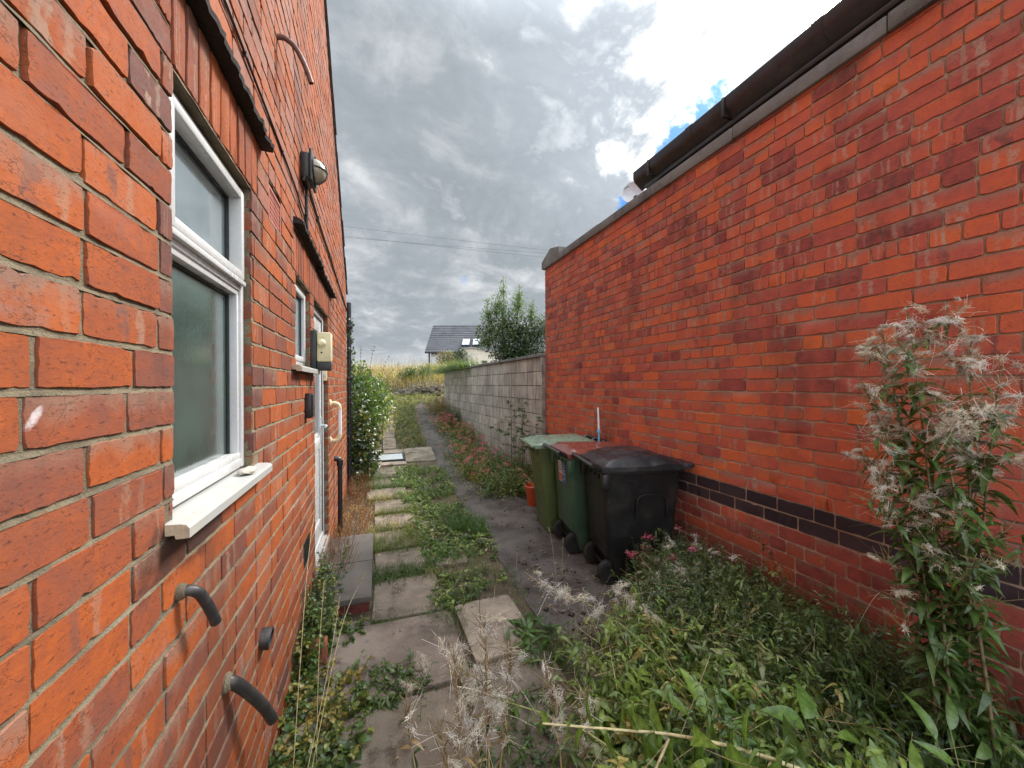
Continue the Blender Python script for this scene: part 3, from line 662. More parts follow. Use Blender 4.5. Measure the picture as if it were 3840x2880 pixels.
# soffits of the soldier arches
for (y0, y1, z, st) in ((1.112, 1.715, 2.414, 0.0755), (2.555, 3.085, 2.329, s2), (3.26, 4.12, 2.329, s2)):
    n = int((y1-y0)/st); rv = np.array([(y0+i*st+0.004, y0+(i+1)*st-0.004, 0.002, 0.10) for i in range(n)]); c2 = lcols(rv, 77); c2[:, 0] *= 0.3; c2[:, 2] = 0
    sets.append((bricks(rv, c2, in_plane((0, 1, 0), (-1, 0, 0), (0, 0, -1), (LX-0.001, 0, z)), tilt=0.0005), 0))
mo = MB()
def mortar_grid(x0, x1, u0, u1, v0, v1, hl, top=None, mi=1):
    us = sorted(set([u0, u1]+[h[0] for h in hl]+[h[1] for h in hl])); vs = sorted(set([v0, v1]+[h[2] for h in hl]+[h[3] for h in hl]))
    us = [u for u in us if u0 <= u <= u1]; vs = [v for v in vs if v0 <= v <= v1]
    for i in range(len(us)-1):
        for j in range(len(vs)-1):
            cu, cv = (us[i]+us[i+1])/2, (vs[j]+vs[j+1])/2
            if any(h[0] < cu < h[1] and h[2] < cv < h[3] for h in hl): continue
            mo.box(x0, x1, us[i], us[i+1], vs[j], vs[j+1], mi)
big = [holes[0], holes[2], holes[3], holes[6], holes[7]]
for k in range(-1, 70):
    zj = Z0+k*CH; xs_ = [(WS, min(6.494, verge_y(zj+.02)-.006))]
    for h in holes:
        if h[2] < zj-.004 and h[3] > zj+.004:
            ns = []
            for p_, q_ in xs_:
                if q_ <= h[0] or p_ >= h[1]: ns.append((p_, q_)); continue
                if p_ < h[0]: ns.append((p_, h[0]))
                if q_ > h[1]: ns.append((h[1], q_))
            xs_ = ns
    for p_, q_ in xs_:
        n_ = max(1, int((q_-p_)/.035)); us_ = np.linspace(p_, q_, n_+1); a_ = len(mo.v); vs_ = []
        for u_ in us_: vs_ += [(LX-.0008+rng.normal(0, .0007), u_, zj-.0062), (LX-.0026+rng.normal(0, .0007), u_, zj+rng.normal(0, .0006)), (LX-.0085, u_, zj+.0062)]
        mo.add(vs_, [f_ for i_ in range(n_) for f_ in ((3*i_, 3*i_+3, 3*i_+4, 3*i_+1), (3*i_+1, 3*i_+4, 3*i_+5, 3*i_+2))], 1)
mortar_grid(LX-0.11, LX-0.0034, WS, 6.494, -0.4, 2.0, [h for h in big if h[2] < 2.0])
mortar_grid(LX-0.11, LX-0.0075, WS, 6.494, 2.0, 3.14, [h for h in big if h[3] > 2.0])
for k in range(60):                                                  # raked gable above the eaves
    za = 3.14+k*CH; mo.box(LX-0.11, LX-0.0075, WS, verge_y(za+CH)-0.006, za, za+CH, 1)
mo.box(LX-6, LX-0.05, 6.40, 6.493, -0.4, 3.10, 1); mo.box(LX-6, LX-0.05, WS, WS+.09, -0.4, 3.10, 1)
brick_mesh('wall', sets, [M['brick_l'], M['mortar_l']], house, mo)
# roof: stepped slate edge along the verge
rf = MB()
for k in range(26):
    y1 = 6.62-k*0.225; z = 3.17+(6.5-y1)*0.794+0.02
    xf = Matrix.Translation((0, y1, z)) @ Matrix.Rotation(-math.atan(0.794), 4, 'X')
    rf.box(LX-3.5, LX+0.022+rng.uniform(-.006, .006), -0.40, 0.0, -0.006, 0.012, 0, xf=xf @ Matrix.Rotation(R(2.0), 4, 'X'))
rf.build('roof', M['slate'], house, None)
# window 1
win = sub('window', house)
fr = MB()
def uframe(mb, x0, x1, y0, y1, z0, z1, wd, m=0, bev=0.004):
    mb.box(x0, x1, y0, y0+wd, z0, z1, m, bev); mb.box(x0, x1, y1-wd, y1, z0, z1, m, bev)
    mb.box(x0+0.001, x1-0.001, y0+wd-0.004, y1-wd+0.004, z0, z0+wd, m, bev); mb.box(x0+0.001, x1-0.001, y0+wd-0.004, y1-wd+0.004, z1-wd, z1, m, bev)
wx = LX
uframe(fr, wx-0.085, wx-0.026, 1.114, 1.713, 1.358, 2.396, 0.032)
fr.box(wx-0.083, wx-0.028, 1.140, 1.690, 2.010, 2.048, 0, 0.003)                  # transom
fr.box(wx-0.03, wx-0.012, 1.142, 1.690, 2.028, 2.045, 0, 0.003)                   # drip of the top light
uframe(fr, wx-0.078, wx-0.016, 1.140, 1.690, 2.050, 2.376, 0.030, 0, 0.006)       # opening top light
fr.box(wx-0.080, wx-0.030, 1.144, 1.684, 1.388, 1.412, 0, 0.004)
fr.box(wx-0.080, wx-0.034, 1.144, 1.684, 1.992, 2.012, 0, 0.003); fr.box(wx-0.080, wx-0.034, 1.664, 1.684, 1.40, 2.0, 0, 0.003)
def lin(mb, name, mt, root, smooth=40):
    return mb.build(name, mt, root, smooth)
def linsub(mb, name, mt, par, gp, smooth=40):
    o = mb.build(name, mt, gp, smooth); o.parent = par; return o
linsub(fr, 'frame', M['pvc'], win, house)
gs = MB(); gs.box(wx-0.064, wx-0.061, 1.165, 1.668, 2.075, 2.082); gs.box(wx-0.0645, wx-0.056, 1.652, 1.6625, 2.079, 2.348); gs.box(wx-0.0645, wx-0.056, 1.17, 1.6525, 2.338, 2.3475); gs.box(wx-0.0645, wx-0.058, 1.17, 1.662, 1.9835, 1.9935)
gs.box(wx-0.0645, wx-0.058, 1.655, 1.6645, 1.411, 1.984)
linsub(gs, 'gasket', M['gasket'], win, house)
g1 = MB(); g1.box(wx-0.072, wx-0.066, 1.15, 1.68, 2.06, 2.37); linsub(g1, 'pane', M['glass_up'], win, house)
g2 = MB(); g2.box(wx-0.072, wx-0.066, 1.15, 1.68, 1.39, 2.02); linsub(g2, 'pane', M['glass_lo'], win, house)
def make_sill(y0, y1, zt, xf_, th, win_):
    si = MB(); pr = [(-0.105, zt), (xf_-0.018, zt-0.005), (xf_-0.006, zt-0.008), (xf_, zt-0.016), (xf_, zt-th), (xf_-0.026, zt-th), (xf_-0.028, zt-th+0.009), (-0.105, zt-th+0.009)]
    r0 = [Vector((LX+x, y0, z)) for x, z in pr]; r1 = [Vector((LX+x, y1, z)) for x, z in pr]
    n = len(pr); si.add(r0+r1, [(i, (i+1) % n, n+(i+1) % n, n+i) for i in range(n)]+[tuple(range(n, 2*n))], 0); si.add(r0, [tuple(range(n-1, -1, -1))], 1)
    linsub(si, 'sill', [M['sill'], M['sill_end']], win_, house, 35)
make_sill(1.068, 1.80, 1.352, 0.046, 0.038, win)
# window 2
win2 = sub('window', house); fr = MB()
uframe(fr, wx-0.075, wx-0.035, 2.558, 3.082, 1.782, 2.325, 0.045); uframe(fr, wx-0.07, wx-0.026, 2.592, 3.048, 1.818, 2.29, 0.035, 0, 0.006)
linsub(fr, 'frame', M['pvc'], win2, house)
g1 = MB(); g1.box(wx-0.062, wx-0.056, 2.61, 3.03, 1.83, 2.28); linsub(g1, 'pane', M['glass_up'], win2, house)
gs = MB(); gs.box(wx-0.054, wx-0.0475, 3.004, 3.016, 1.853, 2.255); gs.box(wx-0.054, wx-0.0475, 2.62, 3.004, 2.247, 2.256); linsub(gs, 'gasket', M['gasket'], win2, house)
make_sill(2.44, 3.22, 1.780, 0.050, 0.040, win2)
# door
door = sub('door', house); dm = MB()
uframe(dm, wx-0.10, wx-0.040, 3.265, 4.115, 0.21, 2.322, 0.058); linsub(dm, 'frame', M['pvc'], door, house)
dm = MB(); dm.box(wx-0.092, wx-0.052, 3.325, 3.43, .27, 2.26, 0, .004); dm.box(wx-0.092, wx-0.052, 3.95, 4.055, .27, 2.26, 0, .004)
for a, b in ((.27, .42), (1.10, 1.22), (2.14, 2.26)): dm.box(wx-0.091, wx-0.053, 3.428, 3.952, a, b, 0, .004)
dm.box(wx-0.085, wx-0.065, 3.425, 3.955, .41, 1.11, 0); linsub(dm, 'leaf', M['pvc'], door, house)
gl = MB(); gl.box(wx-0.078, wx-0.072, 3.425, 3.955, 1.21, 2.15); linsub(gl, 'pane', M['glass_dk'], door, house)
gs = MB(); gs.box(wx-0.0525, wx-0.0455, 4.045, 4.056, .27, 2.26); gs.box(wx-0.0525, wx-0.0455, 3.325, 4.045, 2.25, 2.261); linsub(gs, 'gasket', M['gasket'], door, house)
hd = MB(); hd.box(wx-0.053, wx-0.045, 3.975, 4.01, 1.12, 1.36, 0, .003); hd.tube([(wx-.05, 3.99, 1.28), (wx-.005, 3.99, 1.28), (wx, 3.975, 1.28), (wx+.002, 3.88, 1.275)], .010, 8); linsub(hd, 'handle', M['steel'], door, house)
lb = MB(); lb.box(wx-0.055, wx-0.022, 3.45, 3.72, 1.11, 1.20, 0, .006); linsub(lb, 'letter_flap', M['pvc'], door, house)
th_ = MB(); th_.box(wx-0.10, wx+0.005, 3.262, 4.118, 0.165, 0.212, 0, .004); linsub(th_, 'threshold', M['sill'], door, house)
# flashings: ragged bitumen ledges above the arches
def flashing(y0, y1, z, out, mi):
    fb = MB(); n = 46; top = []; r = []
    for i in range(n+1):
        y = y0+(y1-y0)*i/n; e = out+.003*math.sin(i*.9)+.003*math.sin(i*2.3)+rng.uniform(-.0015, .0015); s_ = .003*math.sin(i*.7+1)
        r.append([Vector((LX-0.004, y, z+0.035)), Vector((LX+e*0.6, y, z+0.022+s_)), Vector((LX+e, y, z+0.004+s_)), Vector((LX+e-0.004, y, z-0.010+s_)), Vector((LX-0.004, y, z-0.006))])
    for i in range(n):
        for k in range(5):
            a, b = k, (k+1) % 5; fb.add([r[i][a], r[i+1][a], r[i+1][b], r[i][b]], [(0, 1, 2, 3)], 1 if k in (2, 3) else 0)
    fb.add(r[0], [(0, 1, 2, 3, 4)], 1); fb.add(r[n], [(4, 3, 2, 1, 0)], 1)
    fb.build('flashing', [M['lead'], M['tar']], house, None)
flashing(0.95, 1.86, 2.645, 0.050, 0); flashing(2.50, 3.42, 2.600, 0.055, 0); flashing(3.40, 4.45, 2.578, 0.052, 0)
# air bricks
def airbrick(y0, y1, z0, z1, mt, nx_, nz_):
    ab = MB(); xo = LX+0.001; ab.box(LX-.05, LX-.03, y0, y1, z0, z1, 1)
    b = 0.011; 
    ab.box(LX-.03, xo, y0, y0+b, z0, z1); ab.box(LX-.03, xo, y1-b, y1, z0, z1); ab.box(LX-.03, xo-.0005, y0, y1, z0, z0+b); ab.box(LX-.03, xo-.0005, y0, y1, z1-b, z1)
    for i in range(1, nx_): y = y0+b+(y1-y0-2*b)*i/nx_; ab.box(LX-.03, xo-.003, y-.0035, y+.0035, z0+b, z1-b)
    for i in range(1, nz_): z = z0+b+(z1-z0-2*b)*i/nz_; ab.box(LX-.03, xo-.004, y0+b, y1-b, z-.0035, z+.0035)
    ab.build('air_brick', [mt, M['tar']], house, None)
airbrick(1.962, 2.188, 2.400, 2.554, simple('terracotta_vent', (0.36, 0.12, 0.085), .8, .15), 9, 6)
airbrick(2.772, 2.998, 0.472, 0.638, M['black'], 9, 6)

# things fixed to the house wall
t = thing('bulkhead_lamp', 'round black bulkhead lamp with caged cloudy glass, high on the left wall', 'wall lamp', (LX, 2.80, 3.06))
mb = MB(); mb.box(LX-.004, LX+.055, 2.72, 2.88, 2.97, 3.14, 0, .015); mb.box(LX+.05, LX+.07, 2.70, 2.90, 2.955, 3.155, 0, .008); mb.tube([(LX+.03, 2.72, 2.985), (LX+.03, 2.69, 2.97), (LX+.02, 2.69, 2.935)], .009, 7); mb.build('housing', M['black'], t)
mb = MB(); mb.lathe([(.078, LX+.068), (.076, LX+.088), (.065, LX+.112), (.045, LX+.130), (.02, LX+.139), (0.002, LX+.140)], (0, 2.80, 3.055), 'x', 24, cap0=False); mb.build('glass', M['lens'], t, 60)
mb = MB()
for a in (0, 90):
    ca, sa = math.cos(R(a)), math.sin(R(a)); pts = []
    for q in np.linspace(-90, 90, 13): pts.append((LX+.07+.076*math.cos(R(q)), 2.80+.084*math.sin(R(q))*ca, 3.055+.084*math.sin(R(q))*sa))
    mb.tube(pts, .004, 6)
mb.tube([(LX+.073, 2.80+.092*math.cos(q), 3.055+.092*math.sin(q)) for q in np.linspace(0, 2*math.pi, 25)], .006, 6); mb.build('cage', M['black'], t)
mb = MB(); mb.tube([(LX+.012, 2.87, 2.98), (LX+.010, 2.89, 2.86), (LX+.011, 2.885, 2.74), (LX+.010, 2.90, 2.665)], .010, 8); mb.tube([(LX+.008, 2.86, 2.80), (LX+.012, 2.95, 2.80)], .006, 6); mb.build('conduit', M['pipe'], t)

t = thing('wall_cable', 'thin black cable sagging along a brick joint from the near window past the bulkhead lamp', 'cable', (LX, 2.0, 2.9))
mb = MB(); P_ = [(LX+.006, .7, 2.865), (LX+.006, 1.42, 2.862), (LX+.008, 1.75, 2.845), (LX+.007, 2.1, 2.835), (LX+.007, 2.5, 2.81), (LX+.008, 2.70, 2.765), (LX+.012, 2.80, 2.74), (LX+.012, 2.90, 2.70)]
mb.tube([tuple(x) for x in spline(P_, 40)], .0052, 6)
for y, z in ((1.2, 2.866), (1.62, 2.851), (2.2, 2.829)): mb.box(LX, LX+.013, y-.004, y+.004, z-.009, z+.009)
mb.build('cable', M['cable'], t)
t = thing('wall_cable', 'pair of black cables running from the bulkhead lamp to the far house corner', 'cable', (LX, 4.0, 3.0))
mb = MB()
for dz in (0, .028):
    P_ = [(LX+.03, 2.87, 3.0), (LX+.014, 3.0, 2.99+dz), (LX+.008, 3.5, 2.965+dz), (LX+.008, 4.3, 2.925+dz), (LX+.008, 5.4, 2.87+dz), (LX+.008, 6.49, 2.80+dz)]
    mb.tube([tuple(x) for x in spline(P_, 40)], .006, 6)
for y in (3.4, 4.2, 5.0, 5.8): mb.box(LX, LX+.02, y-.006, y+.006, 2.985-.055*(y-2.9)-.0+.0, 3.03-.055*(y-2.9))
mb.build('cable', M['cable'], t)

t = thing('security_lamp', 'cream sensor box with round dome in a black housing between small window and door', 'security lamp', (LX, 3.13, 1.9))
mb = MB(); mb.box(LX-.002, LX+.036, 3.08, 3.19, 1.765, 2.055, 0, .006); mb.box(LX+.030, LX+.130, 3.095, 3.175, 1.765, 1.826, 0, .006); mb.build('housing', M['black'], t)
mb = MB(); mb.box(LX+.036, LX+.134, 3.090, 3.18, 1.828, 2.045, 0, .014); mb.build('body', M['cream'], t)
mb = MB(); mb.lathe([(.030, 3.093), (.030, 3.082), (.026, 3.068), (.016, 3.058), (.002, 3.055)], (LX+.072, 0, 1.965), 'y', 20); 
for v in mb.v[:]: pass
mb.build('sensor_dome', simple('sensor_dome', (.70, .62, .38), .25, .05), t, 60)
mb = MB(); mb.lathe([(.0065, 3.092), (.0065, 3.0865)], (LX+.070, 0, 1.895), 'y', 10); mb.build('indicator', M['black'], t)
t = thing('bell_push', 'small cream bell push on the brick beside the door, below the sensor box', 'bell push', (LX, 4.1, 1.75))
mb = MB(); mb.box(LX-.052, LX-.008, 4.085, 4.119, 1.70, 1.80, 0, .005); mb.build('base', M['ivory'], t)
mb = MB(); mb.box(LX-.038, LX-.022, 4.079, 4.087, 1.74, 1.765, 0, .003); mb.build('button', M['pvc'], t)
t = thing('key_safe', 'plain black key box on the bricks under the small window', 'key safe', (LX, 2.87, 1.53))
mb = MB(); mb.box(LX-.002, LX+.040, 2.835, 2.905, 1.44, 1.605, 0, .006); mb.build('box', M['black'], t)
mb = MB(); mb.box(LX+.040, LX+.048, 2.842, 2.898, 1.45, 1.595, 0, .003); mb.build('flap', M['rubber'], t)
t = thing('grab_rail', 'cream grab rail with white grip fixed upright beside the door', 'grab rail', (LX, 4.25, 1.29))
mb = MB(); mb.tube([tuple(x) for x in spline([(LX, 4.25, 1.475), (LX+.05, 4.25, 1.475), (LX+.082, 4.25, 1.455), (LX+.092, 4.25, 1.41)], 14)], .019, 12); mb.lathe([(.040, LX), (.040, LX+.008), (.030, LX+.016)], (0, 4.25, 1.475), 'x', 18); mb.build('bracket', M['ivory'], t, 50)
mb = MB(); mb.tube([tuple(x) for x in spline([(LX, 4.25, 1.10), (LX+.05, 4.25, 1.10), (LX+.082, 4.25, 1.12), (LX+.092, 4.25, 1.165)], 14)], .019, 12)
mb.lathe([(.040, LX), (.040, LX+.008), (.030, LX+.016)], (0, 4.25, 1.10), 'x', 18); mb.build('bracket', M['ivory'], t, 50)
mb = MB(); mb.tube([(LX+.092, 4.25, 1.165), (LX+.092, 4.25, 1.41)], .018, 12); mb.build('grip', M['rail_grip'], t, 50)
# pipes
def pipe(name, label, pts, r, mt, loc, hollow=0.72, n=12, k=20, flare=None, cat='pipe'):
    t = thing(name, label, cat, loc); mb = MB(); mb.tube([tuple(x) for x in spline(pts, k)], r, n, hollow=hollow); mb.build('pipe', mt, t, 50)
    if flare:
        mb = MB(); mb.lathe([(r*1.5, LX-.002), (r*1.6, LX+.006), (r*1.15, LX+.016)], (0, pts[0][1], pts[0][2]), 'x', 14); mb.build('collar', flare, t, 50)
    return t
pipe('overflow_pipe', 'black overflow pipe curving down out of the bricks below the large window', [(LX-.01, 1.13, 1.168), (LX+.018, 1.132, 1.168), (LX+.036, 1.145, 1.150), (LX+.048, 1.168, 1.10), (LX+.054, 1.19, 1.050)], .0125, M['pipe'], (LX, 1.14, 1.16), flare=M['mortar_l'])
pipe('waste_pipe', 'thick dark waste pipe running from the bricks down into the creeping plants', [(LX-.02, 1.425, .735), (LX+.012, 1.43, .732), (LX+.04, 1.48, .66), (LX+.066, 1.57, .53), (LX+.080, 1.63, .43)], .0185, M['pipe'], (LX, 1.44, .73), flare=M['mortar_l'])
pipe('pipe_stub', 'short capped black pipe end sticking out low on the left wall', [(LX-.02, 1.82, .625), (LX+.01, 1.82, .625), (LX+.034, 1.82, .622)], .042, M['pipe'], (LX, 1.83, .63), hollow=0.86)
pipe('bent_tube', 'thin brown bent tube poking out of the upper bricks above the lamp', [(LX-.01, 2.15, 3.36), (LX+.03, 2.15, 3.365), (LX+.075, 2.165, 3.34), (LX+.115, 2.18, 3.27), (LX+.140, 2.19, 3.20)], .013, M['copper'], (LX, 2.15, 3.36), hollow=.7)
t = thing('drain_pipe', 'black drain pipe with elbow standing against the wall beyond the door', 'pipe', (LX, 4.63, 0))
mb = MB(); mb.tube([(LX-.01, 4.63, .85), (LX+.035, 4.63, .85), (LX+.052, 4.63, .838), (LX+.058, 4.63, .81)], .030, 12); mb.tube([(LX+.058, 4.63, .83), (LX+.058, 4.63, .77)], .034, 12); mb.build('elbow', M['black'], t, 40)
mb = MB(); mb.tube([(LX+.058, 4.63, .80), (LX+.058, 4.63, -.05)], .025, 12); mb.build('pipe', M['black'], t, 40)
t = thing('down_pipe', 'black rainwater pipe at the far corner of the left house, ivy growing up it', 'pipe', (LX, 6.56, 0))
mb = MB(); mb.tube([(LX+.035, 6.56, 2.95), (LX+.035, 6.56, -.05)], .034, 12); mb.build('pipe', M['gutter'], t, 40)
mb = MB(); mb.box(LX-.06, LX+.085, 6.50, 6.62, 2.55, 2.60, 0, .006); mb.build('bracket', M['gutter'], t)
mb = MB(); mb.box(LX-.06, LX+.085, 6.51, 6.61, 1.75, 1.79, 0, .006); mb.build('bracket', M['gutter'], t)
t = thing('pebble', 'flat grey-brown stone lying on the white sill of the large window', 'stone', (LX, 1.60, 1.35))
bm = bmesh.new(); bmesh.ops.create_icosphere(bm, subdivisions=3, radius=1)
for v in bm.verts:
    q = v.co.copy(); k = 1+.12*math.sin(q.x*4+q.y*3)+.08*math.sin(q.z*5+q.x*7); v.co = Vector((LX+.016+q.x*.024*k, 1.60+q.y*.052*k, 1.358+max(-.8, q.z)*.011*k))
me = bpy.data.meshes.new('stone'); bm.to_mesh(me); bm.free()
for v in me.vertices: v.co -= Vector(t.location)
link_mesh('stone', me, [M['stone']], t, 60)

# ---- step in front of the door
t = thing('door_step', 'low grey concrete step with a brick base in front of the white door', 'step', (-.25, 3.6, 0))
mb = MB(); mb.box(-.50, -.045, 3.62, 4.27, .075, .118, 0, .006); mb.box(-.50, -.047, 3.00, 3.615, .073, .116, 0, .006); mb.build('slab', M['step'], t)
frS = in_plane((1, 0, 0), (0, 0, 1), (0, -1, 0), (0, 3.03, 0)); rb = np.array([(-.46, -.235, -.02, .07), (-.225, -.065, -.02, .07)]); cb = np.array([(.25, .4, 0), (.2, .6, 0)])
frS2 = in_plane((0, 1, 0), (0, 0, 1), (1, 0, 0), (-.065, 0, 0)); rb2 = np.array([(3.04+i*.229, 3.04+i*.229+.218, -.02, .07) for i in range(5)]); cb2 = np.array([(.25, .4, 0)]*5)
mo = MB(); mo.box(-.50, -.071, 3.036, 4.2, -.05, .072, 1)
brick_mesh('base', [(bricks(rb, cb, frS), 0), (bricks(rb2, cb2, frS2), 0)], [M['brick_r'], M['mortar_l']], t, mo)

# ================================================================== building on the right
RX = 2.5; RCH = 0.0875; RZ0 = .722-9*.0875
bld = thing('brick_outbuilding', 'long red brick building with dark brick band and grey coping on the right', 'building', (RX, 2.0, 0))
rr_ = courses(RS, 5.54, RZ0, 41, RCH, 0.0085, 0.228, [], header_every=5, seed=21)
q = np.random.default_rng(8); n = len(rr_); zc_ = (rr_[:, 2]+rr_[:, 3])/2
hue = np.clip(q.normal(.66, .13, n)-.22*(q.random(n) < .24)-.07*((zc_ > 2.35) & (zc_ < 3.15))-.16*(zc_ < .72), .26, 1)  # upper band pinker: sheen and haze at the wall top put into hue
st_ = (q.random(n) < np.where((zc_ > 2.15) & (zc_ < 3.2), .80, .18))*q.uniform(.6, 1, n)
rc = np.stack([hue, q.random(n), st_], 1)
blue = (zc_ > .722) & (zc_ < .897); visr = (rr_[:, 1] > .3)
frR = in_plane((0, 1, 0), (0, 0, 1), (-1, 0, 0), (RX, 0, 0))
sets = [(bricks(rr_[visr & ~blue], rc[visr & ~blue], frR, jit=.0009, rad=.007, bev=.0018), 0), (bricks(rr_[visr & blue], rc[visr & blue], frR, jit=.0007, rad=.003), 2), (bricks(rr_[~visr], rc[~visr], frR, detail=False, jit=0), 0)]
re_ = courses(2.5, 6.5, RZ0, 40, RCH, .0085, .228, [], seed=5); rce = np.stack([np.clip(q.normal(.5, .15, len(re_)), 0, 1), q.random(len(re_)), np.zeros(len(re_))], 1)
sets.append((bricks(re_, rce, in_plane((1, 0, 0), (0, 0, 1), (0, 1, 0), (0, 5.54, 0)), detail=False, jit=0), 0)); sets.append((bricks(re_, rce, in_plane((1, 0, 0), (0, 0, 1), (0, -1, 0), (0, RS, 0)), detail=False, jit=0), 0))
mo = MB(); mo.box(RX+.0048, RX+.22, RS+.006, 5.534, -.4, 1.6, 1); mo.box(RX+.0075, RX+.22, RS+.006, 5.534, 1.6, 3.452, 1); mo.box(RX+.2, 6.5, 5.4, 5.533, -.4, 3.3, 1); mo.box(RX+.22, 6.5, RS+.007, RS+.2, -.4, 3.45, 1)
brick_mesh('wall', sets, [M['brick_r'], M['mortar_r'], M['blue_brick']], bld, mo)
mb = MB(); y = 4.86
while y > RS:
    l_ = .91; mb.box(RX-.028+rng.uniform(-.004, .004), RX+.26, y-l_+.006, y, 3.452, 3.548+rng.uniform(-.003, .003), 0, .006, c=(1, 1, 1)); y -= l_
mb.box(RX-.03, RX+.26, 4.866, 5.575, 3.452, 3.552, 0, .008)
mb.loft([[Vector((x, yy, z)) for yy, z in ((5.60, 3.47), (5.60, 3.575), (5.28, 3.70), (4.99, 3.635), (4.99, 3.47))] for x in (RX-.032, RX+.6, RX+4)], 0)
mb.build('coping', M['coping'], bld, 30)
mb = MB(); mb.box(RX+.10, RX+.3, RS, 3.10, 3.50, 3.80); mb.build('fascia', M['fascia'], bld, None)
mb = MB()
pr = [(-.02, 3.70), (-.035, 3.735), (-.035, 3.80), (-.02, 3.815), (.07, 3.825), (.11, 3.82), (.11, 3.66), (.07, 3.63)]
mb.loft([[Vector((RX+x, yy, z)) for x, z in pr] for yy in (3.28, RS)]); mb.box(RX+.02, RX+.11, RS, 3.18, 3.60, 3.64, 0, .01); 
for yy in (2.55, 1.55, .6): mb.loft([[Vector((RX+.035+(x-.035)*1.05, y2, 3.728+(z-3.728)*1.05)) for x, z in pr] for y2 in (yy+.03, yy-.03)])
mb.build('gutter', M['gutter'], bld, 30)
for yy in (3.05, 2.2, 1.2, .3):
    mb = MB(); mb.box(RX-.044, RX+.12, yy-.012, yy+.012, 3.655, 3.668, 0, .003); mb.box(RX-.046, RX-.034, yy-.012, yy+.012, 3.66, 3.80, 0, .003); mb.build('gutter_bracket', M['gutter'], bld)
mb = MB(); mb.add([(RX+.05, 3.24, 3.825), (RX+.05, RS, 3.825), (RX+4, RS, 4.5), (RX+4, 3.24, 4.5), (RX+.05, 3.24, 3.85), (RX+.05, RS, 3.85), (RX+4, RS, 4.53), (RX+4, 3.24, 4.53)], [(0, 3, 2, 1), (4, 5, 6, 7), (0, 1, 5, 4), (2, 3, 7, 6), (0, 4, 7, 3), (1, 2, 6, 5)]); mb.build('roof', M['slate'], bld, None)
t = thing('satellite_dish', 'small round grey dish standing behind the coping at the end of the gutter', 'dish', (RX+.5, 4.0, 3.5))
mb = MB(); c0 = Vector((RX+.5, 4.0, 4.03)); ax_ = Vector((-.72, -.62, .12)).normalized(); a_ = ax_.orthogonal().normalized(); b_ = ax_.cross(a_); rings = []
for r_, h in ((.004, -.035), (.06, -.03), (.10, -.014), (.128, .004), (.136, .008), (.134, -.02), (.10, -.05), (.05, -.065), (.004, -.068)):
    rings.append([c0+ax_*h+(a_*math.cos(k*2*math.pi/28)+b_*math.sin(k*2*math.pi/28))*r_ for k in range(28)])
mb.loft(rings); mb.build('reflector', M['dish'], t, 60)
mb = MB(); mb.tube([c0-ax_*.06, c0-ax_*.12+Vector((0, 0, -.02)), (RX+.58, 4.07, 3.4)], .016, 8); mb.tube([c0-a_*.12, c0+ax_*.11-a_*.03], .006, 6); mb.box(c0.x+.02, c0.x+.12, c0.y-.03, c0.y+.07, c0.z-.12, c0.z-.04, 0, .01); mb.build('bracket', M['gutter'], t)
t = thing('roof_cap', 'little grey cap poking above the coping beside the round dish', 'cap', (RX+.3, 4.18, 3.5))
mb = MB(); mb.lathe([(.03, 3.4), (.03, 3.77), (.05, 3.78), (.05, 3.80), (.02, 3.825)], (RX+.42, 4.28, 0), 'z', 12); mb.build('cap', M['dish'], t)

# ================================================================== block wall
bw = thing('block_wall', 'grey concrete block garden wall with flat coping beyond the bins', 'wall', (2.4, 8, 0))
A_ = np.array([2.43, 5.55]); B_ = np.array([2.17, 13.2]); dv = (B_-A_)/np.linalg.norm(B_-A_); Ln = np.linalg.norm(B_-A_)
frB = (np.array([A_[0], A_[1], 0.]), np.array([dv[0], dv[1], 0]), np.array([0, 0, 1.]), np.array([-dv[1], dv[0], 0]))
br = []
for k in range(10):
    za = -.19+k*.2275; x = -.45*(.5 if k % 2 else 0)-.1
    while x < Ln:
        p_, q_ = max(x+.004, 0), min(x+.45-.004, Ln)
        if rng.random() < .25: 
            mid = (p_+q_)/2; segs = [(p_, mid-.004), (mid+.004, q_)]
        else: segs = [(p_, q_)]
        for a, b in segs:
            if b-a > .03: br.append((a, b, za+.0065, za+.2210))
        x += .45
br = np.array(br); tone = rng.uniform(.78, 1.10, len(br)); bc = np.stack([tone, tone*.985, tone*.96], 1)
mo = MB(); e3 = np.array([0, 0, 1.])
def bwbox(a, b, n0, n1, z0, z1, m, bev=0.0):
    X_f = Matrix(((frB[1][0], frB[3][0], 0, frB[0][0]), (frB[1][1], frB[3][1], 0, frB[0][1]), (0, 0, 1, 0), (0, 0, 0, 1)))
    mo.box(a, b, n0, n1, z0, z1, m, bev, xf=X_f)
bwbox(0, Ln, -.20, -.0085, -.3, 2.082, 1)
brick_mesh('wall', [(bricks(br, bc, frB, jit=.0012, rad=.003, tilt=.002), 0)], [M['block'], M['block_joint']], bw, mo)
mo = MB(); x = 0
while x < Ln-.05:
    bwbox(x+.004, min(x+.9, Ln)-.004, -.24, .035, 2.084, 2.135+rng.uniform(-.003, .003), 0, .006); x += .9
mo.build('coping', M['coping'], bw, 30)

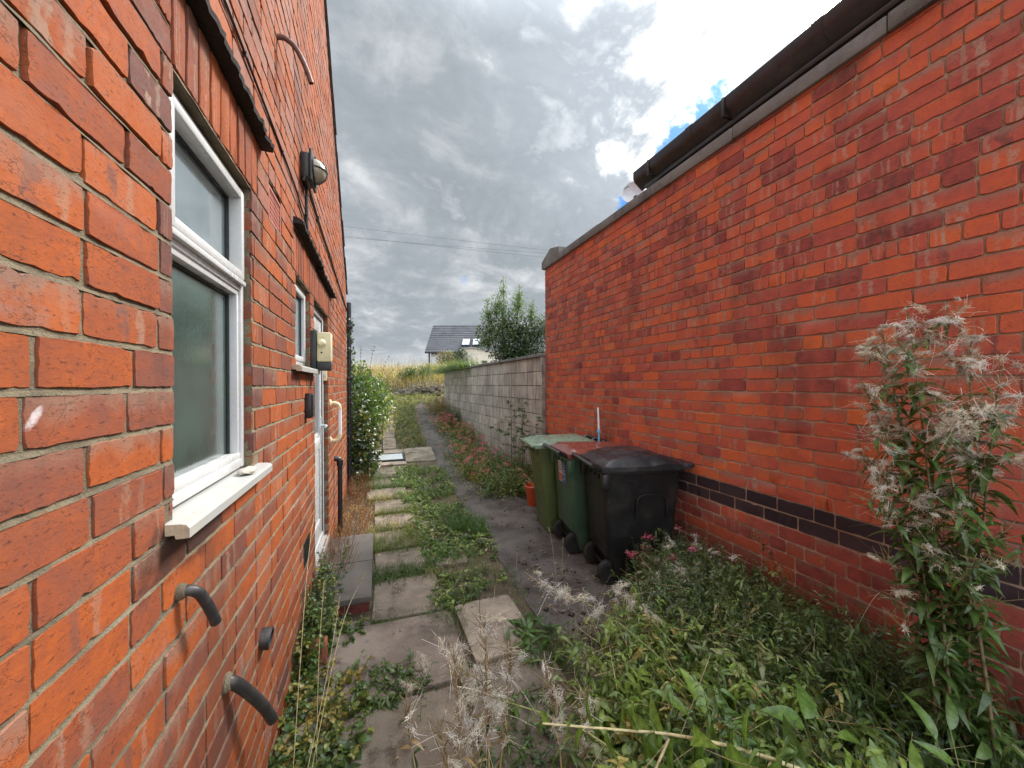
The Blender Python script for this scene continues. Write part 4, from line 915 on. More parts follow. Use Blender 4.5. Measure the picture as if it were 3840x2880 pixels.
# ================================================================== bins
def rrect(x0, x1, y0, y1, r, z, n=5):
    out = []
    for cx, cy, a0 in ((x1-r, y1-r, 0), (x0+r, y1-r, 90), (x0+r, y0+r, 180), (x1-r, y0+r, 270)):
        for k in range(n+1):
            a = R(a0+90*k/n); out.append(Vector((cx+r*math.cos(a), cy+r*math.sin(a), z)))
    return out
def bin_body(mb, hw, d0, d1):
    """local: x depth with the rear (handle, wheels) at 0, y across, z up"""
    secs = [(.010, .15, .60, .80, .05), (.05, .12, .60, .81, .05), (.20, .090, .615, .82, .045), (.23, .055, .62, .825, .045), (.60, .035, .655, .87, .045), (.90, .018, .685, .95, .045), (.925, .012, .69, .96, .045)]
    rings = [rrect(x0, x1*1.0, -hw*f, hw*f, r_, z) for z, x0, x1, f, r_ in secs]
    rings += [rrect(-.012, .712, -hw*1.03, hw*1.03, .05, .928), rrect(-.014, .715, -hw*1.035, hw*1.035, .05, .968), rrect(-.004, .705, -hw*1.01, hw*1.01, .05, .972), rrect(.02, .68, -hw*.95, hw*.95, .05, .972), rrect(.03, .67, -hw*.93, hw*.93, .05, .93)]
    mb.loft(rings)
    # ribs and arch on the sides, feet at the front
    for s in (-1, 1):
        pts = []
        for k in range(9): a = math.pi*k/8; pts.append((.42-.13*math.cos(a), s*(hw*.915+.004), .66+.09*math.sin(a)**.5))
        mb.tube([(.29, s*hw*.88, .55)]+pts+[(.55, s*hw*.88, .55)], .007, 6)
        mb.box(.50, .60, s*hw*.70-.05, s*hw*.70+.05, 0, .06, 0, .012)
        mb.box(-.006, .06, s*hw*.93-.035, s*hw*.93+.035, .80, .93, 0, .012)
    for y in (-hw*.55, -hw*.18, hw*.18, hw*.55): mb.box(.66, .712, y-.006, y+.006, .86, .93, 0, .003)
    for y in (-hw*.6, -hw*.2, hw*.2, hw*.6): mb.box(.0, .035, y-.005, y+.005, .87, .93, 0, .003)
def lid(mb, hw, kind):
    nx_, ny_ = 22, 20; T = []
    x0, x1 = -.005, .745
    for i in range(nx_+1):
        row = []
        for j in range(ny_+1):
            u, v = i/nx_, j/ny_*2-1; x = x0+(x1-x0)*u; y = v*hw*1.06
            ed = min(1, (1-abs(v))/.16)*min(1, u/.10)*min(1, (1-u)/.12); ed = ed*ed*(3-2*ed)
            if kind == 'black':
                h = .012+.022*ed+.050*max(0, 1-((u-.45)/.42)**2)*ed; rr2 = math.hypot((u-.50)/.27, v/.62)
                h += .022*max(0, min(1, (1.05-rr2)*5)) - .010*max(0, min(1, (.75-rr2)*6)); h -= .020*max(0, (u-.72)/.28)
                h += .02*max(0, min(1, (v*v-.25)*2))*max(0, 1-((u-.75)/.2)**2)
            elif kind == 'brown':
                h = .012+.035*ed*(.6+.4*math.cos(v*1.9))+.020*ed*(1-u)*0.9-.010*math.exp(-((v+.35)/.2)**2)*ed
            else:
                h = .012+.020*min(1, ed*1.6)+.020*(1 if (abs(v) < .78 and .12 < u < .84) else 0)*1.0
                h += .012*(1 if (abs(v) < .45 and .2 < u < .6) else 0)
            row.append(Vector((x, y, .978+h)))
        T.append(row)
    vs = [v for r_ in T for v in r_]; w_ = ny_+1; fs = [(i*w_+j, i*w_+j+1, (i+1)*w_+j+1, (i+1)*w_+j) for i in range(nx_) for j in range(ny_)]
    per = [(0, j) for j in range(w_)]+[(i, ny_) for i in range(1, nx_+1)]+[(nx_, j) for j in range(ny_-1, -1, -1)]+[(i, 0) for i in range(nx_-1, 0, -1)]
    k = len(vs); n = len(per)
    out1 = [T[i][j]+Vector(((.006 if i == nx_ else -.004 if i == 0 else 0), (.006 if j == ny_ else -.006 if j == 0 else 0), -.006)) for i, j in per]
    out2 = [Vector((p.x, p.y, .950)) for p in out1]; out3 = [Vector((.37+(p.x-.37)*.97, p.y*.97, .952)) for p in out2]
    vs += out1+out2+out3; pi = [i*w_+j for i, j in per]
    for a in range(n):
        b = (a+1) % n; fs += [(pi[a], pi[b], k+b, k+a), (k+a, k+b, k+n+b, k+n+a), (k+n+a, k+n+b, k+2*n+b, k+2*n+a)]
    mb.add(vs, fs)
    mb.box(.70, .795, -hw*.98, hw*.98, .958, .990, 0, .008)                 # front lip
def make_bin(name, label, loc, rz, hw, bm_, lm_, kind, sc_=1.0):
    t = thing(name, label, 'wheelie bin', loc, rz, 'wheelie bins along the right wall')
    mb = MB(); bin_body(mb, hw, 0, 0); mb.build('body', bm_, t, 40, world=False)
    mb = MB(); lid(mb, hw, kind); mb.build('lid', lm_, t, 38, world=False)
    mb = MB()
    for s in (-1, 1):
        mb.tube([(.0, s*hw*.90, .955), (-.075, s*hw*.90, .992)], .020, 8); 
    mb.tube([(.0, 0, .955), (-.075, 0, .992)], .018, 8)
    mb.tube([(-.078, -hw*.98, .996), (-.078, hw*.98, .996)], .019, 12); mb.build('handle', M['gloss'], t, 40, world=False)
    mb = MB(); mb.tube([(.09, -hw*.7, .10), (.09, hw*.7, .10)], .011, 8); mb.build('axle', M['black'], t, 40, world=False)
    for s in (-1, 1):
        wl = sub('wheel', t)
        mb = MB(); yc = s*hw*.64
        mb.lathe([(.062, yc-.026), (.092, yc-.026), (.101, yc-.018), (.101, yc+.018), (.092, yc+.026), (.062, yc+.026)], (.09, 0, .10), 'y', 28, cap0=False, cap1=False); o = mb.build('tyre', M['rubber'], t, 40, world=False); o.parent = wl
        mb = MB(); mb.lathe([(.064, yc-.018), (.064, yc+.018)], (.09, 0, .10), 'y', 24); o = mb.build('rim', M['black'], t, 40, world=False); o.parent = wl
    for o in t.children_recursive:
        pass
    t.scale = (sc_, sc_, sc_)
    return t
binA = make_bin('wheelie_bin', 'black wheelie bin with raised dented lid, nearest of the three', (1.752, 2.935, 0.006), R(-12), .285, M['black_bin'], M['black_lid'], 'black')
binB = make_bin('wheelie_bin', 'dark green wheelie bin with brown lid and stickers, middle of the three', (1.745, 3.54, 0.006), R(-8), .285, M['green_bin'], M['brown_lid'], 'brown')
binC = make_bin('wheelie_bin', 'olive green wheelie bin with pale sage lid, farthest of the three', (2.40, 4.05, 0.006), R(172), .285, M['olive_bin'], M['sage_lid'], 'sage')
# stickers on the middle bin's rear face
def sticker(root, y0, y1, z0, z1, base, parts):
    st = MB(); xs = lambda z: -.004+.018+.0  # rear face leans
    def fx(z): return .018+(.925-z)*(.055-.018)/(.925-.22)*1.0-.0015
    def quad(a, b, c, d, mi, off): st.add([(fx(c)-off, a, c), (fx(c)-off, b, c), (fx(d)-off, b, d), (fx(d)-off, a, d)], [(0, 3, 2, 1)], mi)
    quad(y0, y1, z0, z1, 0, .0015)
    for a, b, c, d, mi in parts: quad(y0+(y1-y0)*a, y0+(y1-y0)*b, z0+(z1-z0)*c, z0+(z1-z0)*d, mi, .0030)
    st.build('sticker', base, root, None, world=False)
sticker(binB, -.01, .09, .66, .865, [M['st_white'], M['st_red'], M['gasket']], [(.06, .94, .03, .40, 1), (.15, .85, .46, .50, 1), (.12, .80, .54, .60, 2), (.12, .88, .66, .72, 2), (.12, .7, .78, .83, 2), (.12, .8, .88, .93, 2)])
sticker(binB, -.13, -.02, .65, .865, [M['st_white'], M['st_blue'], M['st_white']], [(.03, .97, .04, .99, 1)])
sticker(binB, -.13, -.02, .6505, .8655, [M['st_blue'], M['st_white']], [(.10, .90, .43, .53, 1), (.10, .85, .57, .66, 1), (.2, .7, .74, .79, 1), (.3, .8, .84, .88, 1), (.35, .62, .20, .26, 1), (.30, .55, .30, .33, 1)])

t = thing('plastic_pot', 'orange plastic pot on the ground half hidden behind the farthest bin', 'plant pot', (2.02, 4.88, 0))
mb = MB(); mb.lathe([(.085, 0.004), (.115, .235), (.125, .235), (.128, .27), (.118, .275), (.108, .24), (.085, .18)], (2.02, 4.88, 0), 'z', 24, cap1=True); mb.build('pot', M['pot_orange'], t)
t = thing('mop', 'white handled mop with blue head fitting leaning against the red bricks behind the bins', 'mop', (2.42, 3.95, 0))
mb = MB(); mb.tube([(2.44, 3.91, 1.13), (2.478, 3.985, 1.375)], .011, 8); mb.build('handle', M['grey_pole'], t)
mb = MB(); mb.tube([(2.434, 3.899, 1.085), (2.437, 3.905, 1.10), (2.442, 3.912, 1.13)], [.020, .022, .014], 10); mb.tube([(2.30, 3.70, .005), (2.435, 3.90, 1.09)], .011, 8); mb.build('socket', M['blue_plastic'], t)
t = thing('manhole_cover', 'pale galvanised rectangular manhole cover set in the path', 'manhole cover', (.25, 8.5, .1))
mb = MB(); sl_ = .27/1.7
def mz(y): return max(0, y-7.8)*sl_+.03
def sheet(x0, x1, y0, y1, dz, th, m_):
    mb.add([(x0, y0, mz(y0)+dz), (x1, y0, mz(y0)+dz), (x1, y1, mz(y1)+dz), (x0, y1, mz(y1)+dz), (x0, y0, mz(y0)+dz-th), (x1, y0, mz(y0)+dz-th), (x1, y1, mz(y1)+dz-th), (x0, y1, mz(y1)+dz-th)], [(0, 1, 2, 3), (7, 6, 5, 4), (0, 4, 5, 1), (1, 5, 6, 2), (2, 6, 7, 3), (3, 7, 4, 0)], m_)
sheet(-.02, .50, 8.31, 8.66, .004, .02, 0); mb.build('lid', M['steel'], t, None)
mb = MB(); sheet(-.06, .54, 8.265, 8.305, .008, .04, 0); sheet(-.06, .54, 8.665, 8.705, .008, .04, 0); sheet(-.06, -.025, 8.305, 8.665, .0082, .04, 0); sheet(.505, .54, 8.305, 8.665, .0082, .04, 0); mb.build('frame', M['gasket'], t, None)
t = thing('brick_fragment', 'broken dark red brick piece standing among creeping plants at the wall foot', 'brick', (-.33, 2.55, 0))
mb = MB(); mb.box(-.40, -.29, 2.50, 2.57, -.02, .15, 0, .008, xf=Matrix.Translation((0, 0, 0))); mb.build('brick', M['terracotta'], t)

# ================================================================== far house
FH = thing('far_house', 'white rendered house with grey slate roof standing beyond the field', 'house', (6, 32, 2))
def fp(p): return (p[0]*2, p[1]*2, (p[2]-EYE)*2+EYE)
eL = Vector((3.75, 32.58, 4.42)); eR = Vector((17.0, 28.0, 4.38)); hd_ = Vector((eR.x-eL.x, eR.y-eL.y, 0)).normalized(); bk = Vector((-hd_.y, hd_.x, 0))
rL = eL+hd_*.0+bk*3.6; rL.z = 7.15; rR = eR+bk*3.6; rR.z = 7.15; eL2 = rL+bk*3.6; eL2.z = 4.4; eR2 = rR+bk*3.6; eR2.z = 4.4
mb = MB(); dn = Vector((0, 0, -.16))
mb.add([eL, eR, rR, rL, eL+dn, eR+dn, rR+dn, rL+dn], [(0, 1, 2, 3), (4, 7, 6, 5), (0, 4, 5, 1), (0, 3, 7, 4), (1, 5, 6, 2)]); mb.add([eL2, eR2, rR, rL, eL2+dn, eR2+dn, rR+dn, rL+dn], [(3, 2, 1, 0), (4, 5, 6, 7), (0, 1, 5, 4), (0, 4, 7, 3), (1, 2, 6, 5)])
for k in range(1, 14):
    f = k/14; a = eL+(rL-eL)*f+Vector((0, 0, .03)); b = eR+(rR-eR)*f+Vector((0, 0, .03)); d_ = (rL-eL).normalized()*.12
    mb.add([a+Vector((0, 0, .016)), b+Vector((0, 0, .016)), b+d_, a+d_, a, b], [(0, 1, 2, 3), (0, 4, 5, 1)])
mb.build('roof', simple('far_slate', (.062, .062, .072), .6, .25, 1.2), FH, None)
mb = MB(); i0 = eL+hd_*.42+bk*.45; i1 = eR+bk*.45; i2 = eR2-bk*.4; i3 = eL2+hd_*.42-bk*.4; lo = 1.0
mb.add([(i0.x, i0.y, lo), (i1.x, i1.y, lo), (i2.x, i2.y, lo), (i3.x, i3.y, lo), (i0.x, i0.y, 4.4), (i1.x, i1.y, 4.4), (i2.x, i2.y, 4.4), (i3.x, i3.y, 4.4), (rL.x+hd_.x*.42, rL.y+hd_.y*.42, 6.95)], [(0, 1, 5, 4), (1, 2, 6, 5), (2, 3, 7, 6), (3, 0, 4, 8, 7)]); mb.build('wall', M['render_white'], FH, None)
mb = MB(); p0 = eL+hd_*.30+bk*.30; mb.tube([(p0.x, p0.y, 4.30), (p0.x, p0.y, 1.2)], .07, 8); mb.tube([eL+Vector((0, -.05, -.1)), eR+Vector((0, -.05, -.1))], .09, 8); mb.build('gutter', M['gutter'], FH)
for f0 in (2.95, 3.85):
    sk = sub('skylight', FH); mb = MB(); mg = MB(); sl2 = (rL-eL).normalized(); nn = hd_.cross(sl2).normalized(); nn = nn if nn.z > 0 else -nn
    for mm_, g_, o_, h_ in ((mb, 0, .0, .10), (mg, .09, 0, .12)):
        a = eL+hd_*(f0+g_)+sl2*(.72+g_)+nn*.04; b = a+hd_*(.74-2*g_); c = b+sl2*(1.05-2*g_); e_ = a+sl2*(1.05-2*g_)
        mm_.add([a, b, c, e_, a+nn*h_, b+nn*h_, c+nn*h_, e_+nn*h_], [(4, 5, 6, 7), (0, 1, 5, 4), (1, 2, 6, 5), (2, 3, 7, 6), (3, 0, 4, 7)])
    o = mb.build('frame', M['gutter'], FH, None); o.parent = sk; o = mg.build('pane', M['sky_light'], FH, None); o.parent = sk
SH = thing('garden_shed', 'low cream panelled shed with shallow roof in front of the far house', 'shed', (7.5, 31, 1.5))
mb = MB(); s0 = Vector((6.35, 30.1, 0)); s1 = Vector((9.6, 29.0, 0)); dS = (s1-s0).normalized(); bS = Vector((-dS.y, dS.x, 0)); s2_ = s0.lerp(s1, .22)
mb.loft([[s0+bS*o_+Vector((0, 0, 1.2)), s1+bS*o_+Vector((0, 0, 1.2)), s1+bS*o_+Vector((0, 0, 4.02)), s2_+bS*o_+Vector((0, 0, 4.55)), s0+bS*o_+Vector((0, 0, 4.42))] for o_ in (0, 1.5)]); mb.build('wall', M['shed'], SH, None)
mb = MB(); mb.loft([[s0-dS*.08+bS*o_+Vector((0, 0, 4.46)), s2_+bS*o_+Vector((0, 0, 4.60)), s1+dS*.1+bS*o_+Vector((0, 0, 4.05)), s1+dS*.1+bS*o_+Vector((0, 0, 3.98)), s2_+bS*o_+Vector((0, 0, 4.53)), s0-dS*.08+bS*o_+Vector((0, 0, 4.39))] for o_ in (-.12, 1.6)]); mb.build('roof', simple('shed_roof', (.30, .28, .25), .8), SH, None)
mb = MB(); a = s0.lerp(s1, .52)-bS*.02; mb.box(-.22, .22, -.03, .01, 3.18, 3.52, 0, xf=Matrix(((dS.x, bS.x, 0, a.x), (dS.y, bS.y, 0, a.y), (0, 0, 1, 0), (0, 0, 0, 1)))); mb.build('window', M['gutter'], SH, None)
# low rubble wall at the end of the path
LW = thing('rubble_wall', 'low tumbled stone wall at the end of the path below the dry grass', 'wall', (1.5, 16.5, 1.1))
mb = MB()
for k in range(70):
    x = rng.uniform(.55, 2.75); z = 1.1+rng.uniform(0, .52)*(.55+.45*min(1, (x-.5)/1.2)); w_ = rng.uniform(.09, .22); h = rng.uniform(.04, .09); y = 16.62+rng.uniform(-.06, .06)+.25*(z-1.1)
    mb.box(x-w_/2, x+w_/2, y-.10, y+.12, z-h/2, z+h/2, 0, .014, xf=Matrix.Translation((x, y, z)) @ Matrix.Rotation(rng.uniform(-.12, .12), 4, 'Y') @ Matrix.Rotation(rng.uniform(-.2, .2), 4, 'Z') @ Matrix.Translation((-x, -y, -z)), c=(rng.uniform(.7, 1.2),)*3)
mb.build('stones', M['rubble'], LW, 40)
# overhead wires
for i, (z0, z1, lab) in enumerate(((13.05, 13.2, 'upper'), (12.3, 12.65, 'middle'), (11.35, 13.8, 'lower'))):
    t = thing('overhead_wire', f'thin dark overhead wire crossing the cloudy sky, {lab} of the three', 'wire', (5, 30, 12), group='overhead wires in the sky')
    mb = MB(); mb.tube([(-30+70*k/24, 30, (z0+(z1-z0)*k/24)+.9*((k/12-1)**2-.2)*.6) for k in range(25)], .010, 5); mb.build('wire', M['wire'], t)

# ================================================================== plants
GREEN = [(.062, .115, .022), (.085, .14, .028), (.050, .092, .022), (.105, .155, .035)]
DARKG = [(.030, .060, .018), (.040, .075, .022), (.050, .085, .026)]
YEL = [(.20, .20, .035), (.16, .18, .03), (.26, .22, .05), (.11, .14, .03)]
RUST = [(.22, .085, .035), (.17, .07, .035), (.28, .13, .04), (.12, .06, .03)]
STRAW = [(.42, .32, .16), (.50, .39, .22), (.34, .26, .12), (.45, .36, .20)]
CREAM = [(.90, .85, .74), (.86, .79, .66), (.93, .90, .83)]
PINK = [(.52, .10, .20), (.60, .16, .28), (.45, .09, .15), (.55, .22, .25)]
def gpt(x, y, dz=0.0): return np.stack([x, y, gz(x, y)+dz], 1)
def inpoly(n, poly):
    P = np.array(poly, float); out = []; lo, hi = P.min(0), P.max(0); k = len(P)
    while len(out) < n:
        c = rng.uniform(lo, hi, (n, 2)); ins = np.zeros(n, bool); j = k-1
        for i in range(k):
            cond = ((P[i, 1] > c[:, 1]) != (P[j, 1] > c[:, 1])) & (c[:, 0] < (P[j, 0]-P[i, 0])*(c[:, 1]-P[i, 1])/(P[j, 1]-P[i, 1]+1e-12)+P[i, 0]); ins ^= cond; j = i
        out += list(c[ins])
    c = np.array(out[:n]); return c[:, 0], c[:, 1]
def clump(x, y, sc_=.22, th=.0, seed=0):
    f = np.sin(x/sc_*2.1+seed)+np.sin(y/sc_*1.7+1.3*seed)+np.sin((x+y)/sc_*1.1+.5)+np.sin((x-1.6*y)/sc_*.9+2.1); return f > th
def herbs(BL, BS, x, y, hmin, hmax, nleaf, ll, lw, cols, lean=0.35, z0=0.0, shape='lance', rows=3, stemcol=((.09, .10, .04),), droop=0.35, dirbias=(0, 0)):
    """many little stems with leaves all the way up"""
    n = len(x); H = rnd(n, hmin, hmax); P = gpt(x, y, z0); D = np.stack([rng.normal(dirbias[0], lean, n), rng.normal(dirbias[1], lean, n), np.ones(n)], 1); D = nrm(D)
    sticks(BS, P, D, H, .0022, .0009, pick(n, stemcol), rows=3, bend=rnd(n, 0, .25), up=-.5)
    k = nleaf; t_ = rng.uniform(.12, 1, (n, k)); az = rng.uniform(0, 2*math.pi, (n, k))
    Q = P[:, None]+D[:, None]*(H[:, None]*t_)[..., None]; Q[..., 2] -= .12*H[:, None]*t_*t_
    ld = np.stack([np.cos(az), np.sin(az), rng.uniform(-.2, .7, (n, k))], -1)
    sz = (1-.45*t_)*rng.uniform(.7, 1.25, (n, k))
    nn = np.zeros((n*k, 3)); nn[:, 2] = 1; nn += rng.normal(0, .25, nn.shape)
    base = np.repeat(pick(n, cols, .15), k, 0)*rng.uniform(.8, 1.25, (n*k, 1))
    leaves(BL, Q.reshape(-1, 3), ld.reshape(-1, 3), nn, (ll*sz).ravel(), (lw*sz).ravel(), base, rows=rows, curl=rng.uniform(0, droop*2, n*k), fold=.3, shape=shape)
    return P+D*H[:, None]-np.array([0, 0, .12])*H[:, None]
def tufts(B, x, y, L, Wd, cols, per=9, spread=.03, bend=.6, dz=0.0):
    n = len(x); X = np.repeat(x, per)+rng.normal(0, spread, n*per); Y = np.repeat(y, per)+rng.normal(0, spread, n*per)
    Ls = rnd(n*per, L[0], L[1])*np.repeat(rnd(n, .7, 1.2), per); a = rnd(n*per, 0, 2*math.pi)
    blades(B, gpt(X, Y, dz), np.stack([np.cos(a), np.sin(a), np.zeros(n*per)], 1), Ls, rnd(n*per, Wd[0], Wd[1]), np.repeat(pick(n, cols, .1), per, 0)*rng.uniform(.8, 1.25, (n*per, 1)), bend=rnd(n*per, .2, bend*2))
def fluff(B, C, rad, nh, cols=CREAM, wdt=.0008, down=-.3):
    """soft torn tufts: short fine hairs strewn along a drawn out streak"""
    n = len(C); ax_ = np.repeat(rdir(n, -.6, .6), nh, 0); sp = np.repeat(rnd(n, .35, 1.25), nh)[:, None]*rad
    P = np.repeat(C, nh, 0)+ax_*rng.normal(0, 1, (n*nh, 1))*sp*.60+rng.normal(0, 1, (n*nh, 3))*sp*.24; D = rdir(n*nh)*.5+ax_*rng.choice([-1, 1, 1], (n*nh, 1))
    sticks(B, P, D, rnd(n*nh, .25, .9)*sp[:, 0]+.006, wdt*1.5, wdt*.6, np.repeat(pick(n, cols, .15), nh, 0)*rng.uniform(.85, 1.1, (n*nh, 1)), rows=2, bend=rnd(n*nh, 0, .9), up=down, sides=3, rand=.9)
def pods(B, P, D, L, cols=STRAW, r=.0012, bend=.2, rand=.8):
    n = len(P); sticks(B, P, D, L, r, r*.55, pick(n, cols, .2), rows=4, bend=rnd(n, 0, bend*2), up=-.3, sides=3, rand=rand)

# ---- grass and small weeds between the flags
BL, BS, BG = Buf(), Buf(), Buf()
P1 = [(.42, 2.86), (.62, 2.84), (1.0, 3.02), (1.08, 3.6), (1.16, 4.4), (1.05, 5.4), (.95, 6.4), (.36, 5.6), (.30, 4.4), (.44, 3.9), (.36, 3.5), (.46, 3.3)]
P1b = [(.36, 5.6), (1.05, 5.4), (1.2, 6.6), (1.22, 7.5), (.9, 8.0), (.30, 7.9), (.20, 6.6)]
LIME = [(.16, .25, .035), (.14, .23, .03), (.20, .26, .05), (.10, .18, .025), (.26, .28, .10)]
for P_, n1_, n2_ in ((P1, 800, 230), (P1b, 700, 180)):
    x, y = inpoly(n1_, P_); k_ = clump(x, y, .20, -.5, 1); herbs(BL, BS, x[k_], y[k_], .03, .13, 9, .055, .020, GREEN+LIME, lean=.6)
    x, y = inpoly(n1_, P_); k_ = clump(x, y, .25, .5, 4); herbs(BL, BS, x[k_], y[k_], .02, .09, 7, .075, .032, LIME+GREEN+[(.30, .28, .14)], lean=.8, shape='round')
    x, y = inpoly(n1_//2, P_); k_ = clump(x, y, .3, .3, 9); herbs(BL, BS, x[k_], y[k_], .05, .22, 14, .035, .008, GREEN+[(.13, .17, .05)], lean=.35, rows=2)
    x, y = inpoly(n2_, P_); k_ = clump(x, y, .23, .2, 6); tufts(BG, x[k_], y[k_], (.06, .20), (.002, .0042), GREEN+LIME, per=10, bend=.8)
    x, y = inpoly(n2_//2, P_); tufts(BG, x, y, (.04, .16), (.0015, .003), STRAW+YEL, per=6, bend=1.0)
for (x0, x1, y0, y1, n, cs, L) in ((-.04, .46, 3.40, 3.57, 90, GREEN, (.04, .11)), (-.05, .42, 3.98, 4.28, 110, YEL+GREEN, (.05, .15)), (-.05, .36, 4.48, 4.66, 80, STRAW+YEL+GREEN, (.05, .14)), (0, .45, 5.08, 5.24, 70, YEL+GREEN, (.05, .12)), (-.1, .5, 5.72, 5.92, 80, STRAW+GREEN+YEL, (.05, .13)),
                                      (-.35, .1, 6.3, 7.6, 170, GREEN, (.06, .16)), (-.1, .5, 6.4, 6.55, 60, GREEN, (.05, .12)), (-.1, .5, 7.1, 7.25, 50, GREEN, (.05, .1)), (.08, .44, 2.80, 2.845, 30, GREEN, (.02, .05)), (-.10, .05, 2.82, 2.85, 12, GREEN, (.02, .05)), (.38, .55, 2.55, 2.85, 30, GREEN, (.03, .07)), (.98, 1.08, 2.0, 3.2, 40, GREEN, (.03, .08)), (.42, .52, 3.3, 5.0, 60, GREEN+STRAW, (.03, .09))):
    n = int(n*1.7); tufts(BG, rnd(n, x0-.03, x1+.03), rnd(n, y0-.05, y1+.05), (L[0], L[1]*1.3), (.0018, .0038), cs, per=8)
for (x0, x1, y0, y1, n) in ((-.03, .40, 3.42, 3.56, 40), (-.05, .15, 4.0, 4.3, 25), (.35, .55, 2.9, 3.1, 25), (-.3, .1, 6.2, 7.4, 60), (.42, .6, 2.84, 3.0, 25)):
    herbs(BL, BS, rnd(n, x0, x1), rnd(n, y0, y1), .02, .06, 8, .035, .014, GREEN, lean=.7)
# moss, dirt and seedlings creeping over the edges of the flags
for (a0, a1, b0, b1) in FLAGS:
    if b0 > 9: continue
    n = int(60*((a1-a0)+(b1-b0))); e_ = rng.integers(0, 4, n); u = rng.random(n); x = np.where(e_ == 0, a0, np.where(e_ == 1, a1, a0+(a1-a0)*u)); y = np.where(e_ == 2, b0, np.where(e_ == 3, b1, b0+(b1-b0)*u)); x = x+rng.normal(0, .014, n); y = y+rng.normal(0, .014, n); k_ = clump(x, y, .11, -.7, a0*9+b0*5)
    x, y = x[k_], y[k_]; n = len(x); tufts(BG, x, y, (.008, .04), (.0018, .004), GREEN+[(.10, .08, .05), (.08, .06, .035), (.14, .12, .06)], per=7, spread=.012, bend=.9, dz=.004)
    j = rng.random(n) < .22; herbs(BL, BS, x[j], y[j], .008, .035, 6, .026, .012, GREEN+LIME, lean=.8, rows=2)
# dense lush tuft at the edge of the tarmac
x, y = inpoly(90, [(.72, 4.25), (1.12, 4.05), (1.18, 4.5), (.85, 4.75)]); tufts(BG, x, y, (.12, .22), (.003, .006), [(.055, .13, .018), (.07, .15, .022)], per=9, bend=.7)
# up the slope
OLV = [(.22, .20, .05), (.15, .16, .04), (.26, .20, .07)]
P2 = [(.40, 9.0), (1.08, 9.1), (1.05, 10.5), (1.1, 12.5), (1.3, 14.5), (.8, 15.2), (.55, 14.5), (.45, 11.5)]
x, y = inpoly(420, P2); herbs(BL, BS, x, y, .05, .20, 10, .065, .024, GREEN+YEL+[(.14, .11, .04)], lean=.5)
x, y = inpoly(300, P2); tufts(BG, x, y, (.08, .22), (.004, .008), GREEN+YEL+STRAW[:1], per=8)
x, y = inpoly(300, [(-.6, 8.9), (.1, 9.1), (.0, 11), (.2, 15), (-2.5, 15)]); tufts(BG, x, y, (.1, .3), (.004, .009), GREEN+YEL, per=8)
x = rnd(420, -.6, 2.3); y = rnd(420, 14.5, 16.6); herbs(BL, BS, x, y, .06, .26, 9, .08, .03, GREEN+YEL+OLV, lean=.5); tufts(BG, rnd(500, -1.5, 2.3), rnd(500, 14.4, 16.7), (.10, .32), (.005, .010), GREEN+YEL+STRAW, per=6, spread=.05)
x = rnd(120, .5, 2.7); herbs(BL, BS, x, rnd(120, 16.4, 16.9), .08, .30, 10, .07, .024, GREEN+DARKG, lean=.5)
for b, nm, lb in ((BL, 'weed_leaves', None), (BG, 'grass', None), (BS, 'weed_stems', None)):
    tag(b.build(nm, M['leaf'] if nm != 'weed_stems' else M['stem']), {'weed_leaves': 'small green weeds growing between the paving flags', 'grass': 'short grass growing in the joints of the path', 'weed_stems': 'fine stems of the weeds between the flags'}[nm], {'weed_leaves': 'weeds', 'grass': 'grass', 'weed_stems': 'weeds'}[nm], kind='stuff')

# ---- dry grass bank beyond the path
BG = Buf()
n = 2600; x = rnd(n, -9, 4.5); y = 17.0+rng.exponential(2.2, n)
tufts(BG, x, y, (.25, .62), (.006, .013), STRAW+[(.40, .27, .08), (.46, .33, .12), (.30, .24, .08)], per=6, spread=.08, bend=.5)
n = 500; tufts(BG, rnd(n, -8, 2.6), rnd(n, 16.7, 19), (.15, .4), (.006, .012), GREEN+YEL+DARKG, per=6, spread=.06)
n = 1500; x = rnd(n, 2.45, 9); y = rnd(n, 11.5, 24); tufts(BG, x, y, (.35, .8), (.008, .014), STRAW[:2]+YEL+[(.22, .24, .06), (.36, .32, .10)], per=6, spread=.09, bend=.8)
n = 700; a = rnd(n, 0, 6.28); x = rnd(n, -7, 4.5); y = rnd(n, 17.5, 22); sticks(BG, gpt(x, y), np.stack([np.cos(a)*.2, np.sin(a)*.2, np.ones(n)], 1), rnd(n, .5, .95), .004, .002, pick(n, STRAW), bend=.1)
tag(BG.build('dry_grass', M['leaf']), 'tall dry yellow grass on the bank past the path end', 'grass', kind='stuff')
BG = Buf()
n = 420; y = rnd(n, 9.8, 14.2); x = rnd(n, 1.95, 2.5); a = np.full(n, math.pi)+rng.normal(0, .9, n)
for k in range(5): blades(BG, np.stack([x+.15+rng.normal(0, .1, n), y+rng.normal(0, .1, n), np.full(n, 2.06)], 1), np.stack([np.cos(a), np.sin(a), 0*a], 1), rnd(n, .2, .75), rnd(n, .008, .015), pick(n, [(.06, .10, .03), (.09, .14, .05), (.14, .17, .05)]), bend=rnd(n, .6, 2.6))
tag(BG.build('hanging_grass', M['leaf']), 'long green grass spilling over the far end of the block wall', 'grass', kind='stuff')

